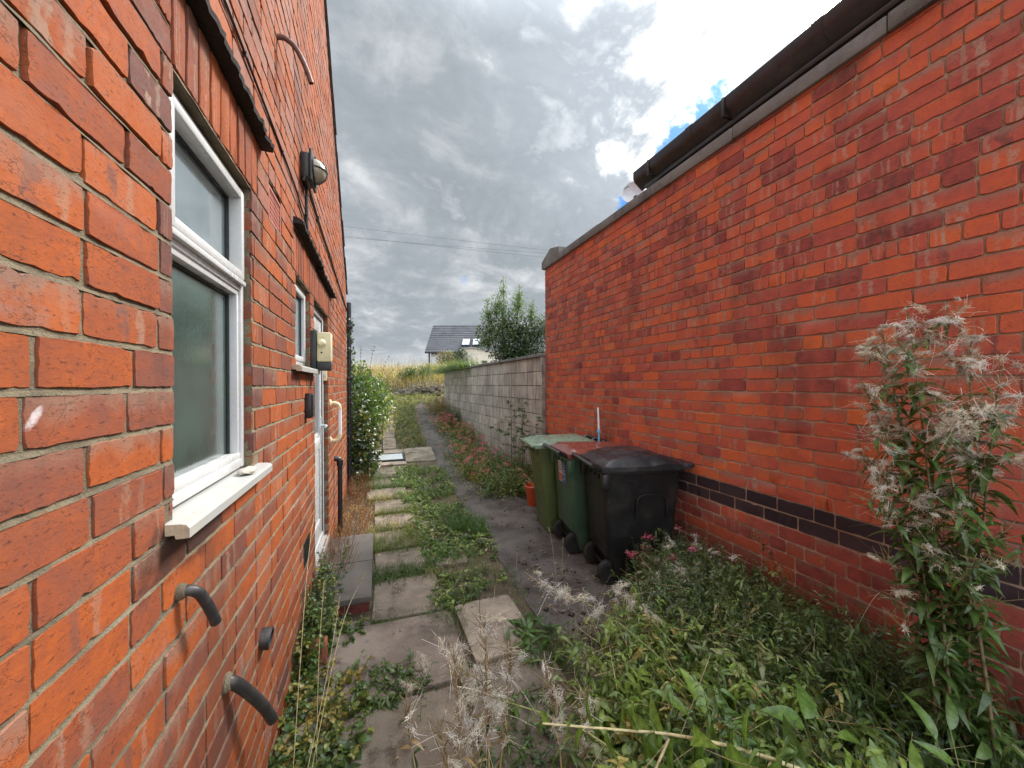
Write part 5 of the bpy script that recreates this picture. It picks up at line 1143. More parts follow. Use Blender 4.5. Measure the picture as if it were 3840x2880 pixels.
# ---- crumbs of earth and dead leaves on the tarmac
B = Buf(); n = 520; x = rnd(n, 1.08, 2.1); y = rnd(n, 2.0, 5.2); k_ = rng.random(n); x = np.where(k_ < .6, rng.normal(1.45, .16, n), x); y = np.where(k_ < .6, rng.normal(2.75, .45, n), y)
P = gpt(x, y, .008); sz = rng.gamma(1.6, .004, n); C6 = np.array([(1, 0, 0), (0, 1, 0), (-1, 0, 0), (0, -1, 0), (0, 0, .8), (0, 0, -.3)])
V = P[:, None]+C6[None]*sz[:, None, None]*rng.uniform(.6, 1.4, (n, 6, 1)); T8 = np.array([(0, 1, 4), (1, 2, 4), (2, 3, 4), (3, 0, 4), (1, 0, 5), (2, 1, 5), (3, 2, 5), (0, 3, 5)])
B.push(V.reshape(-1, 3), np.repeat(pick(n, [(.06, .042, .03), (.10, .075, .055), (.035, .026, .02), (.2, .17, .14)], .3), 6, 0), None, (T8[None]+np.arange(n)[:, None, None]*6).reshape(-1, 3))
n = 320; x = np.concatenate([rng.normal(1.5, .25, 170), rnd(150, .0, 1.2)]); y = np.concatenate([rng.normal(2.7, .5, 170), rnd(150, 1.4, 6.5)]); leaves(B, gpt(x, y, .024), rdir(n, -.1, .2), np.tile([0, 0, 1.], (n, 1))+rng.normal(0, .3, (n, 3)), rnd(n, .015, .045), rnd(n, .006, .018), pick(n, RUST+STRAW+[(.1, .06, .04)]), rows=2, curl=rnd(n, -.4, .6))
n = 300; x = np.concatenate([rng.normal(1.35, .25, 200), rnd(100, .2, 1.2)]); y = np.concatenate([rng.normal(2.4, .35, 200), rnd(100, 1.4, 4.5)]); a = rnd(n, 0, 6.28); sticks(B, gpt(x, y, .022), np.stack([np.cos(a), np.sin(a), rnd(n, 0, .15)], 1), rnd(n, .03, .12), .0009, .0006, pick(n, STRAW+RUST), bend=.1, rand=.8)
tag(B.build('litter', M['leaf'], smooth=False), 'crumbs of earth, dead leaves and straw lying on the path', 'litter', kind='stuff')

# ---- creeping plants at the foot of the left wall
def plant(name, label, cat, loc, group=None): return thing(name, label, cat, loc, 0, group)
def pieces(B, name, mt, t, most=40):
    if B.n == 0: return
    if 1 < len(B.V) <= most and not B.T and len(B.Q) == len(B.V):
        off = 0
        for V_, C_, Q_ in zip(B.V, B.C, B.Q):
            b_ = Buf(); b_.push(V_, C_, Q_-off); off += len(V_); b_.build(name, mt, t)
    else: B.build(name, mt, t)
def finish(t, BL=None, BS=None, BH=None, BF=None, stem='stem', leaf='leaves', head='seed_heads', flower='flower_head'):
    if BS is not None:
        if BS.V and max(len(V_) for V_ in BS.V) < 400: pieces(BS, stem, M['stem'], t)
        elif BS.n: BS.build(stem+'s', M['stem'], t)
    if BL is not None and BL.n: BL.build(leaf, M['leaf'], t)
    if BH is not None and BH.n: BH.build(head, M['fluff'], t)
    if BF is not None:
        for b_ in (BF if isinstance(BF, list) else [BF]): b_.build(flower, M['leaf'], t)
t = plant('creeping_plant', 'yellow green creeping plant spreading over the path from the foot of the left wall', 'plant', (-.3, 1.95, 0)); BL, BS = Buf(), Buf()
x, y = inpoly(230, [(-.45, 1.45), (-.22, 1.50), (-.10, 1.85), (-.02, 2.12), (-.14, 2.35), (-.45, 2.5)]); herbs(BL, BS, x, y, .05, .17, 8, .042, .032, YEL+GREEN+[(.22, .17, .04)], lean=.6, shape='round', rows=3, dirbias=(.2, 0))
x, y = inpoly(70, [(-.45, 1.35), (-.18, 1.4), (-.08, 1.9), (-.4, 2.0)]); herbs(BL, BS, x, y, .04, .12, 6, .085, .05, GREEN+DARKG, lean=.7, shape='round', rows=4)
x, y = inpoly(50, [(-.12, 2.05), (.22, 2.10), (.26, 2.28), (-.05, 2.35)]); herbs(BL, BS, x, y, .04, .12, 8, .06, .02, GREEN, lean=.6)
finish(t, BL, BS)
t = plant('climbing_weed', 'leafy green and yellow plant climbing the bricks beside the grey step', 'plant', (-.36, 2.75, 0)); BL, BS = Buf(), Buf()
x, y = inpoly(150, [(-.45, 2.4), (-.32, 2.45), (-.27, 2.75), (-.32, 3.35), (-.45, 3.45)]); herbs(BL, BS, x, y, .18, .46, 13, .045, .028, YEL[1:]+GREEN+DARKG+DARKG, lean=.16, shape='round', rows=3)
x, y = inpoly(60, [(-.42, 2.45), (-.08, 2.72), (-.1, 2.95), (-.42, 2.9)]); herbs(BL, BS, x, y, .04, .14, 9, .04, .024, YEL+GREEN, lean=.5)
finish(t, BL, BS)
t = plant('dry_herb', 'rust red dried herb growing against the door threshold and step', 'plant', (-.36, 3.8, 0)); BL, BS = Buf(), Buf()
x, y = inpoly(170, [(-.45, 3.3), (-.27, 3.35), (-.22, 4.1), (-.45, 4.35)]); herbs(BL, BS, x, y, .14, .34, 10, .018, .008, RUST+RUST+[(.12, .11, .04)], lean=.25, rows=2, stemcol=RUST, z0=.02)
finish(t, BL, BS)
t = plant('dry_herb', 'orange and golden dried herb around the foot of the black drain pipe', 'plant', (-.3, 4.8, 0)); BL, BS = Buf(), Buf()
x, y = inpoly(230, [(-.45, 4.35), (-.1, 4.35), (-.05, 5.1), (-.2, 5.6), (-.45, 5.6)]); herbs(BL, BS, x, y, .10, .30, 11, .024, .011, [(.38, .20, .04), (.30, .12, .04), (.42, .27, .06), (.20, .16, .04), (.24, .09, .04)], lean=.3, rows=2, stemcol=RUST)
finish(t, BL, BS)
t = plant('dry_herb', 'dark red dried herb at the far house corner below the ivy', 'plant', (-.25, 6.1, 0)); BL, BS = Buf(), Buf()
x, y = inpoly(150, [(-.45, 5.6), (-.12, 5.7), (-.05, 6.4), (-.45, 6.7)]); herbs(BL, BS, x, y, .14, .40, 10, .026, .012, [(.22, .05, .03), (.15, .05, .03), (.12, .09, .03), (.25, .12, .05)], lean=.3, rows=2, stemcol=RUST)
finish(t, BL, BS)
def stalks(name, label, loc, items, head=True, group=None):
    t = plant(name, label, 'grass stalk', loc, group); BS, BH = Buf(), Buf()
    for (p, tip, bow) in items:
        mid = [(p[i]+tip[i])/2+bow[i] for i in range(3)]; C, T = curve_tube(BS, [p, mid, tip], .0016, .0007, (.48, .39, .20), 12, 4)
        if head:
            k = 40; tt = rnd(k, .80, 1.0); Q = np.stack([np.interp(tt, np.linspace(0, 1, 12), C[:, j]) for j in range(3)], 1); sticks(BH, Q, rdir(k)*.6+T[-1], rnd(k, .010, .022), .0013, .0005, pick(k, STRAW), rows=2)
    finish(t, None, BS, BH); return t
stalks('grass_stalk', 'tall dry grass stalks with feathery heads leaning across the left bricks', (-.3, 1.75, 0), [((-.33, 1.72, .0), (-.40, 2.9, .83), (.02, -.1, .28)), ((-.25, 1.8, .02), (-.27, 2.25, .62), (0, -.05, .1)), ((-.28, 1.62, 0), (-.08, 2.7, .42), (.0, 0, .2)), ((-.3, 1.6, 0), (-.2, 2.3, .5), (.03, 0, .1))])
t = plant('dead_grass', 'clump of pale dead grass in the bottom corner under the waste pipe', 'grass', (-.38, 1.45, 0)); BG = Buf()
tufts(BG, rnd(26, -.45, -.36), rnd(26, 1.3, 1.55), (.2, .42), (.0015, .003), STRAW, per=8, spread=.02, bend=.25)
BG.build('blades', M['leaf'], t)

# ---- shrubs beyond the house corner on the left
def crown(BL, BS, blobs, n, ll, lw, cols, shape='lance', rows=2, stemr=.006, base=None, edge=.55):
    """leaves spread through the volume of several uneven blobs, on twigs"""
    tot = sum(b[3]*b[4]*b[5] for b in blobs)
    for (cx, cy, cz, a, b, c, *cc) in blobs:
        k = max(20, int(n*a*b*c/tot)); d_ = rdir(k); r_ = rng.uniform(0, 1, k)**edge; P = np.array([cx, cy, cz])+d_*r_[:, None]*np.array([a, b, c])
        lump = np.sin(P[:, 0]*9/a**.5+1.3)*np.sin(P[:, 1]*8+.7)*np.sin(P[:, 2]*9/c**.5); keep = lump > -.55; P = P[keep]; d_ = d_[keep]; k = len(P)
        ld = d_*.7+rdir(k)*.8+np.array([0, 0, .25]); nn = d_*.6+np.array([0, 0, .8])+rng.normal(0, .5, (k, 3))
        leaves(BL, P, ld, nn, rnd(k, ll*.7, ll*1.3), rnd(k, lw*.7, lw*1.3), pick(k, cc[0] if cc else cols, .25), rows=rows, curl=rnd(k, 0, .6), shape=shape)
        m_ = max(6, k//14); j = rng.integers(0, k, m_); o = np.array(base if base is not None else (cx, cy, cz-c)); 
        s0 = P[j]-(P[j]-np.array([cx, cy, cz]))*.5-np.array([0, 0, c*.25]); sticks(BS, s0, P[j]-s0, np.linalg.norm(P[j]-s0, axis=1), stemr*.5, .0015, pick(m_, [(.10, .075, .05)]), rand=.3, bend=.1)
t = plant('ivy', 'dark ivy mass against the far corner of the left house', 'ivy', (-.2, 7.1, 0)); BL, BS = Buf(), Buf()
crown(BL, BS, [(-.26, 7.0, .60, .30, .5, .60), (-.20, 7.5, .45, .26, .5, .5), (-.36, 6.75, 1.0, .22, .25, .7), (-.15, 8.0, .45, .22, .4, .42)], 2600, .075, .065, [(.018, .035, .010), (.026, .048, .014), (.036, .06, .02), (.06, .085, .03), (.14, .12, .04)], shape='round')
n = 420; z = rnd(n, .1, 2.75); leaves(BL, np.stack([rnd(n, LX-.02, LX+.10), rnd(n, 6.5, 6.66), z], 1), rdir(n)+np.array([.4, -.3, 0]), np.tile([.5, -.8, .3], (n, 1))+rng.normal(0, .3, (n, 3)), rnd(n, .03, .06), rnd(n, .03, .05), pick(n, DARKG), rows=2, shape='round')
curve_tube(BS, [(-.4, 6.7, 0), (-.30, 6.9, .6), (-.38, 6.75, 1.3), (-.42, 6.6, 2.2)], .014, .006, (.12, .09, .06)); curve_tube(BS, [(-.2, 7.0, 0), (-.05, 6.9, .35), (.02, 7.0, .6)], .010, .004, (.14, .11, .08))
finish(t, BL, BS)
t = plant('shrub', 'bright green leafy shrub rising behind the dark ivy', 'shrub', (-.25, 7.9, 0)); BL, BS = Buf(), Buf()
crown(BL, BS, [(-.25, 7.6, 1.35, .38, .5, .65), (-.10, 8.2, 1.30, .40, .5, .60), (-.45, 7.5, 1.75, .22, .3, .35), (-.28, 8.0, 1.85, .16, .25, .3)], 3300, .075, .038, [(.05, .105, .02), (.075, .14, .025), (.03, .065, .015), (.09, .15, .03), (.14, .17, .04)])
for (x, y, z, dx) in ((-.30, 8.0, 2.0, .0), (-.15, 8.1, 2.0, .10), (.05, 8.2, 1.85, .2), (.1, 8.3, 1.7, .35), (-.38, 7.8, 1.9, -.03)):
    C, T = curve_tube(BS, [(x, y, z-.3), (x+dx*.4, y, z+.15), (x+dx, y, z+.42)], .004, .0015, (.09, .07, .05), 10, 4); k = 34; tt = rng.integers(2, 10, k); leaves(BL, C[tt]+rng.normal(0, .008, (k, 3)), rdir(k, 0, .9), np.tile([0, 0, 1.], (k, 1))+rng.normal(0, .4, (k, 3)), rnd(k, .02, .04), rnd(k, .012, .02), pick(k, DARKG+GREEN[:1]), rows=2)
curve_tube(BS, [(-.25, 7.9, 0), (-.22, 7.85, .7), (-.25, 7.8, 1.6)], .022, .008, (.10, .08, .06)); finish(t, BL, BS)
t = plant('shrub', 'loose shrub with yellowing and rust leaves leaning over the left edge of the path', 'shrub', (.1, 8.9, .1)); BL, BS = Buf(), Buf()
crown(BL, BS, [(.14, 8.9, 1.05, .30, .5, .55, [(.16, .21, .04), (.26, .24, .06), (.32, .26, .08), (.10, .15, .03)]), (-.02, 8.6, .6, .22, .4, .42, [(.16, .10, .03), (.20, .15, .04), (.09, .10, .03)]), (.0, 9.7, .95, .42, .8, .6, [(.24, .22, .05), (.30, .25, .08), (.16, .17, .04)]), (-.3, 10.6, 1.1, .7, 1.2, .75, [(.08, .12, .025), (.14, .15, .035)])], 3000, .08, .036, YEL)
curve_tube(BS, [(.1, 8.9, .1), (.1, 8.85, .6), (.12, 8.8, 1.2)], .015, .006, (.12, .09, .06)); finish(t, BL, BS)
t = plant('hedge', 'low dark hedge showing behind the shrubs on the left', 'hedge', (-1.8, 13, .8)); BL, BS = Buf(), Buf()
crown(BL, BS, [(-1.6, 13.0, 1.5, .9, 1.0, .85), (-.8, 12.2, 1.25, .6, .9, .65), (-2.8, 13.5, 1.55, 1.0, 1., .95)], 3800, .08, .05, DARKG+[(.03, .05, .02)]); finish(t, BL, BS)
for i, (x, y, s_, lb) in enumerate(((1.25, 17.6, .55, 'rounded dark green bush on the dry bank left of the far house'), (1.95, 18.0, .5, 'small dark bush on the dry bank just below the far house corner'))):
    t = plant('bush', lb, 'bush', (x, y, float(gz(x, y)))); BL, BS = Buf(), Buf(); z = float(gz(x, y)); crown(BL, BS, [(x, y, z+.22, s_*.8, s_*.6, .38), (x+.25, y+.1, z+.35, s_*.4, s_*.4, .36)], 1200, .07, .035, DARKG+GREEN[:2]); finish(t, BL, BS)
t = plant('climber', 'dark climbing shrub with dry patch growing against the shed and white house', 'shrub', (5.4, 29.6, 2)); BL, BS = Buf(), Buf()
crown(BL, BS, [(5.1, 29.6, 3.55, .9, .5, .75, [(.20, .17, .10), (.09, .10, .04), (.28, .23, .14)]), (6.1, 29.4, 3.75, .62, .4, .72, [(.03, .05, .02), (.05, .075, .025)])], 2600, .13, .08, DARKG); finish(t, BL, BS)

# ---- tree behind the block wall
t = plant('tree', 'green tree with two pale leading shoots rising behind the block wall', 'tree', (4.9, 15.0, 1.9)); BL, BS, BT = Buf(), Buf(), Buf()
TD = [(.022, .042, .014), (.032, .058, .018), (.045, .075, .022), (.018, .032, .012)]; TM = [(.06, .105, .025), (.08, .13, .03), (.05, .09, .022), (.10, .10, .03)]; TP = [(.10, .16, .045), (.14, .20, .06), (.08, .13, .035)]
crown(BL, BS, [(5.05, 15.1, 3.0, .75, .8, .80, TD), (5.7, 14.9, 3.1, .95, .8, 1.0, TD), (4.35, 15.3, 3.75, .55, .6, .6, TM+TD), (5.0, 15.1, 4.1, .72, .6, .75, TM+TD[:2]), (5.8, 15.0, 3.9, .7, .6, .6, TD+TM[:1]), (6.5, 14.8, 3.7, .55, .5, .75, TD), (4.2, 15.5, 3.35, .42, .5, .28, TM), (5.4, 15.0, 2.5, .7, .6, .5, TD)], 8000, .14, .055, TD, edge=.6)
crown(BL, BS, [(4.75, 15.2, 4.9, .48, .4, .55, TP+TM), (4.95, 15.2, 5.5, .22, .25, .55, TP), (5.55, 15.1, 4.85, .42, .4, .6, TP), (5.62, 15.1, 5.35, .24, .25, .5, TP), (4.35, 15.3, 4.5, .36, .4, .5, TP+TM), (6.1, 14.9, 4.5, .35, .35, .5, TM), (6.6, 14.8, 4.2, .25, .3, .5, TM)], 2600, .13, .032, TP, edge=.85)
for (a, b, c) in (((4.95, 15.2, 4.6), (4.97, 15.2, 5.5), (4.98, 15.2, 6.15)), ((5.55, 15.1, 4.6), (5.62, 15.1, 5.3), (5.66, 15.1, 5.85)), ((6.1, 14.9, 4.2), (6.12, 14.9, 4.8), (6.1, 14.9, 5.1)), ((4.35, 15.3, 4.2), (4.3, 15.3, 4.8), (4.28, 15.3, 5.05))):
    C, T = curve_tube(BS, [a, b, c], .014, .004, (.12, .10, .06), 12, 4); k = 60; tt = rng.integers(1, 12, k); leaves(BL, C[tt]+rng.normal(0, .03, (k, 3)), rdir(k, .2, .9), np.tile([0, 0, 1.], (k, 1))+rng.normal(0, .5, (k, 3)), rnd(k, .12, .2), rnd(k, .025, .04), pick(k, TP), rows=2)
BTr = Buf()
for pts, r0, r1 in (([(4.95, 15.1, 1.8), (4.98, 15.1, 2.6), (4.9, 15.1, 3.6), (4.95, 15.2, 4.8)], .10, .03), ([(4.97, 15.1, 2.5), (5.3, 15.0, 3.2), (5.55, 15.1, 4.6)], .06, .02), ([(4.97, 15.1, 2.4), (4.6, 15.2, 3.0), (4.35, 15.3, 4.2)], .05, .015), ([(5.0, 15.1, 2.3), (5.8, 14.9, 2.9), (6.4, 14.8, 3.8)], .05, .015)): curve_tube(BTr, pts, r0, r1, (.10, .085, .065), 14, 8)
BTr.build('trunk', M['stem'], t); BS.build('twigs', M['stem'], t); BL.build('crown', M['leaf'], t)

# ---- flowers along the block wall
def valerian(label, cx, cy, rx, ry, h, nst, pinks, greens, npom, group='pink flowering plants along the block wall'):
    t = plant('flowering_plant', label, 'plant', (cx, cy, float(gz(cx, cy))), group); BL, BS = Buf(), Buf()
    nst = int(nst*1.7); npom = int(npom*2.2); x = cx+rng.normal(0, rx*.68, nst); y = cy+rng.normal(0, ry*.55, nst); x = np.minimum(x-.05, 2.36)
    h = h*1.12; tops = herbs(BL, BS, x, y, h*.45, h, 12, .075, .024, [tuple(min(.5, c_*1.35) for c_ in g) for g in greens], lean=.32, rows=2)
    j = rng.integers(0, nst, npom); c = tops[j]+rng.normal(0, .015, (npom, 3)); k = 46
    BF = []
    for c1 in c:
        b_ = Buf(); col1 = pick(1, pinks, .2); leaves(b_, c1+rdir(k, -.2, 1)*rnd(k, .014, .045)[:, None], rdir(k, -.2, 1), rdir(k), rnd(k, .010, .020), rnd(k, .007, .012), np.repeat(col1, k, 0)*rng.uniform(.7, 1.3, (k, 1)), rows=2, shape='round'); BF.append(b_)
    finish(t, BL, BS, None, BF); return t
FADE = [(.40, .17, .13), (.45, .20, .14), (.36, .22, .12)]; OL = [(.15, .16, .04), (.20, .18, .05), (.11, .13, .035)]
valerian('green and yellow flowering plant with few pink heads, nearest the bins', 2.05, 5.55, .42, .45, .50, 150, PINK[2:]+FADE, GREEN+OL, 16)
valerian('long leaved fresh green plant by the block wall between pink flowers', 2.15, 6.35, .28, .45, .55, 150, FADE, GREEN, 3)
valerian('bushy plant with bright pink flower heads at the edge of the tarmac path', 1.85, 6.8, .34, .5, .50, 140, PINK, GREEN+OL, 26)
valerian('pink flowering plant with many faded salmon heads halfway along the block wall', 1.95, 8.0, .30, .7, .50, 150, PINK+FADE, OL+GREEN, 44)
valerian('plant with faded salmon pink heads beside the middle of the block wall', 2.05, 9.4, .26, .7, .50, 130, FADE+PINK[:1], OL+GREEN, 40)
valerian('bright magenta patch of flowers far up the path by the block wall', 1.85, 10.6, .20, .45, .42, 80, PINK[:3], OL, 34)
valerian('grey green leafy plant by the far part of the block wall', 2.08, 11.0, .2, .5, .62, 110, FADE, [(.07, .11, .05), (.10, .14, .07)], 5)
valerian('rust coloured flowering plant near the far end of the block wall', 1.95, 12.6, .28, .7, .5, 130, FADE, [(.16, .11, .04), (.2, .15, .05), (.12, .12, .04)], 30)
t = plant('yellow_plant', 'feathery mustard yellow plant at the edge of the dark path', 'plant', (1.62, 6.75, 0)); BL, BS = Buf(), Buf()
x = rng.normal(1.60, .10, 260); y = rng.normal(6.75, .35, 260); herbs(BL, BS, x, y, .12, .34, 12, .035, .004, [(.34, .26, .03), (.28, .24, .03), (.22, .21, .03)], lean=.3, rows=2, stemcol=[(.30, .24, .04)]); finish(t, BL, BS)
t = plant('yellow_plant', 'trailing straw yellow plant on the tarmac in front of the pink flowers', 'plant', (1.8, 5.5, 0)); BL, BS = Buf(), Buf()
x, y = inpoly(170, [(1.66, 5.35), (2.3, 5.2), (2.35, 5.8), (1.75, 6.3)]); herbs(BL, BS, x, y, .08, .26, 10, .040, .008, OL+[(.32, .26, .06)], lean=.5, rows=2); finish(t, BL, BS)
def weed(label, x, y, z1, arms):
    t = plant('tall_weed', label, 'weed', (x, y, 0)); BL, BS = Buf(), Buf(); C, T = curve_tube(BS, [(x, y, 0), (x+.01, y, z1*.5), (x, y, z1)], .009, .004, (.10, .11, .05), 16, 5)
    for k in range(arms):
        f = .38+.6*k/arms; p = C[int(f*15)]; a = k*2.4; L_ = .20*(1.25-f); D = np.array([math.cos(a), math.sin(a)*.6, .45]); C2, T2 = curve_tube(BS, [p, p+D*L_*.6, p+D*L_+np.array([0, 0, -.03])], .0025, .0012, (.10, .12, .05), 7, 4)
        m_ = 11; j = rng.integers(1, 7, m_); leaves(BL, C2[j], np.tile(D, (m_, 1))+rdir(m_)*.9, np.tile([0, 0, 1.], (m_, 1))+rng.normal(0, .3, (m_, 3)), rnd(m_, .045, .08), rnd(m_, .016, .026), pick(m_, DARKG+GREEN[:2]), rows=3, curl=rnd(m_, .1, .7))
    finish(t, BL, BS)
weed('tall leafy weed in front of the block wall, right of its twin', 2.22, 5.85, 1.46, 15); weed('tall leafy weed in front of the block wall, left of its twin', 2.20, 6.35, 1.40, 13)
t = plant('bramble', 'arching bramble with broad leaves in front of the block wall behind the bins', 'plant', (2.2, 5.7, 0)); BL, BS = Buf(), Buf()
for pts in ([(2.3, 5.6, 0), (2.2, 5.6, .75), (1.95, 5.8, 1.05), (1.72, 6.0, .95)], [(2.3, 5.5, 0), (2.3, 5.5, .8), (2.38, 5.5, 1.12), (2.3, 5.3, 1.15)], [(2.25, 5.7, 0), (2.15, 5.6, .7), (2.1, 5.4, .95)], [(2.3, 6.2, 0), (2.2, 6.3, .7), (2.0, 6.5, .85)]):
    C, T = curve_tube(BS, pts, .005, .002, (.16, .14, .07), 16, 5); k = 26; j = rng.integers(5, 16, k); leaves(BL, C[j], rdir(k, -.3, .6), np.tile([0, 0, 1.], (k, 1))+rng.normal(0, .3, (k, 3)), rnd(k, .05, .09), rnd(k, .03, .055), pick(k, DARKG+GREEN), rows=3, curl=rnd(k, .1, .5), shape='round')
finish(t, BL, BS)
stalks('grass_stalk', 'thin dry grass stalks standing on the tarmac in front of the green bin', (1.4, 3.2, 0), [((1.42, 2.95, 0), (1.45, 3.15, .36), (0, 0, .05)), ((1.5, 3.0, 0), (1.56, 3.1, .27), (0, 0, .02)), ((1.5, 2.9, 0), (1.47, 2.95, .16), (0, 0, .02)), ((1.15, 3.2, 0), (1.18, 3.25, .16), (0, 0, .02))])

# ---- the overgrown corner on the right
MAT = [(.98, .95), (1.35, .62), (2.46, .45), (2.46, 2.75), (2.30, 2.72), (2.08, 2.50), (1.80, 2.42), (1.62, 2.10), (1.30, 1.95), (1.10, 1.55)]
BL, BS = Buf(), Buf()
x, y = inpoly(1400, MAT); k_ = clump(x, y, .26, -.55, 2); x, y = x[k_], y[k_]; hh = np.interp(x, [1.0, 1.5, 2.1, 2.45], [.10, .24, .40, .36])
herbs(BL, BS, x, y,   .12, .30, 14, .054, .016, [(.11, .165, .05), (.14, .19, .06), (.18, .23, .10), (.08, .13, .035), (.22, .26, .14)], lean=.35, rows=2)
BLUEG = [(.13, .18, .10), (.17, .22, .14), (.10, .15, .08), (.22, .26, .17)]
x, y = inpoly(420, [(1.6, 1.7), (2.46, 1.9), (2.46, 2.72), (2.06, 2.5), (1.72, 2.3)]); k_ = clump(x, y, .2, .2, 7); herbs(BL, BS, x[k_], y[k_], .30, .62, 26, .038, .007, BLUEG, lean=.3, rows=2, droop=.6)
x, y = inpoly(300, MAT); k_ = clump(x, y, .3, .9, 5); herbs(BL, BS, x[k_], y[k_], .38, .66, 16, .075, .024, [(.10, .17, .05), (.14, .21, .06), (.075, .13, .035)], lean=.22, rows=4, droop=.8)
x, y = inpoly(760, [(1.7, 1.3), (2.46, 1.0), (2.46, 2.72), (2.06, 2.48), (1.78, 2.30)]); herbs(BL, BS, x, y, .25, .54, 20, .058, .018, [(.10, .165, .045), (.13, .19, .055), (.17, .23, .09), (.08, .13, .035), (.22, .26, .14)], lean=.25, rows=2)
x, y = inpoly(460, [(1.9, .6), (2.46, .5), (2.46, 2.4), (2.0, 2.1)]); herbs(BL, BS, x, y, .28, .52, 13, .078, .025, DARKG+GREEN, lean=.28, rows=4, droop=.6)
x, y = inpoly(520, [(.85, .9), (2.0, .55), (1.8, 1.9), (1.1, 1.8)]); herbs(BL, BS, x, y, .12, .36, 12, .072, .022, GREEN+[(.05, .09, .028)], lean=.4, rows=4, droop=.6)
BIGG = [(.20, .27, .055), (.24, .31, .07), (.17, .22, .075), (.13, .19, .045), (.26, .28, .12), (.22, .29, .06), (.18, .25, .05), (.40, .33, .12)]
x, y = inpoly(430, [(.62, 1.0), (1.4, .55), (2.1, .5), (1.9, 1.5), (1.5, 1.95), (1.0, 1.75)]); herbs(BL, BS, x, y, .18, .46, 13, .112, .038, BIGG, lean=.45, rows=6, droop=.9)
x, y = inpoly(380, [(.85, 1.4), (1.9, 1.2), (2.3, 1.6), (2.2, 2.45), (1.7, 2.25), (1.2, 1.95)]); herbs(BL, BS, x, y, .18, .46, 16, .072, .022, BIGG, lean=.35, rows=3, droop=.6)
x, y = inpoly(330, [(.55, 1.0), (1.3, .6), (2.2, .5), (2.3, 2.2), (1.6, 2.3), (.9, 1.8)]); n = len(x); sticks(BS, gpt(x, y, rnd(n, .02, .3)), rdir(n, -.05, .6), rnd(n, .08, .36), rnd(n, .0014, .003), .0010, pick(n, STRAW+[(.24, .26, .10)]), bend=rnd(n, -.2, .3), rand=.4)
x, y = inpoly(150, [(.2, 1.2), (1.0, 1.0), (1.15, 1.75), (.7, 1.9), (.3, 1.55)]); herbs(BL, BS, x, y, .05, .18, 9, .05, .016, GREEN+[(.10, .12, .05)], lean=.5)
x, y = inpoly(140, [(1.0, 1.9), (1.75, 2.0), (1.9, 2.5), (1.5, 2.35), (1.1, 2.2)]); tufts(BL, x, y, (.05, .16), (.0015, .003), STRAW+GREEN, per=8, bend=.8)
x, y = inpoly(260, MAT); tufts(BL, x, y, (.15, .42), (.0015, .0032), STRAW+GREEN+[(.10, .12, .05)], per=6, bend=.7)
tag(BL.build('undergrowth', M['leaf']), 'dense tangle of small leaved green weeds filling the right corner', 'undergrowth', kind='stuff'); tag(BS.build('undergrowth_stems', M['stem']), 'fine stems of the tangled weeds in the right corner', 'undergrowth', kind='stuff')
B = Buf(); x, y = inpoly(60, [(1.05, 1.6), (1.7, 1.9), (2.4, 2.0), (2.4, 2.65), (1.95, 2.42), (1.45, 2.25)]); z = np.interp(x, [1.0, 1.6, 2.0, 2.4], [.06, .18, .45, .42])*rng.uniform(.7, 1.15, 60); fluff(B, np.stack([x, y, z], 1), .024, 40)
x, y = inpoly(260, MAT); z = np.interp(x, [1.0, 1.5, 2.0, 2.4], [.1, .22, .40, .40])*rng.uniform(.5, 1.2, 260); pods(B, np.stack([x, y, z], 1), rdir(260, -.1, .8), rnd(260, .05, .14))
tag(B.build('seed_fluff', M['fluff']), 'pale seed fluff and dry pods caught in the right corner weeds', 'seed fluff', kind='stuff')

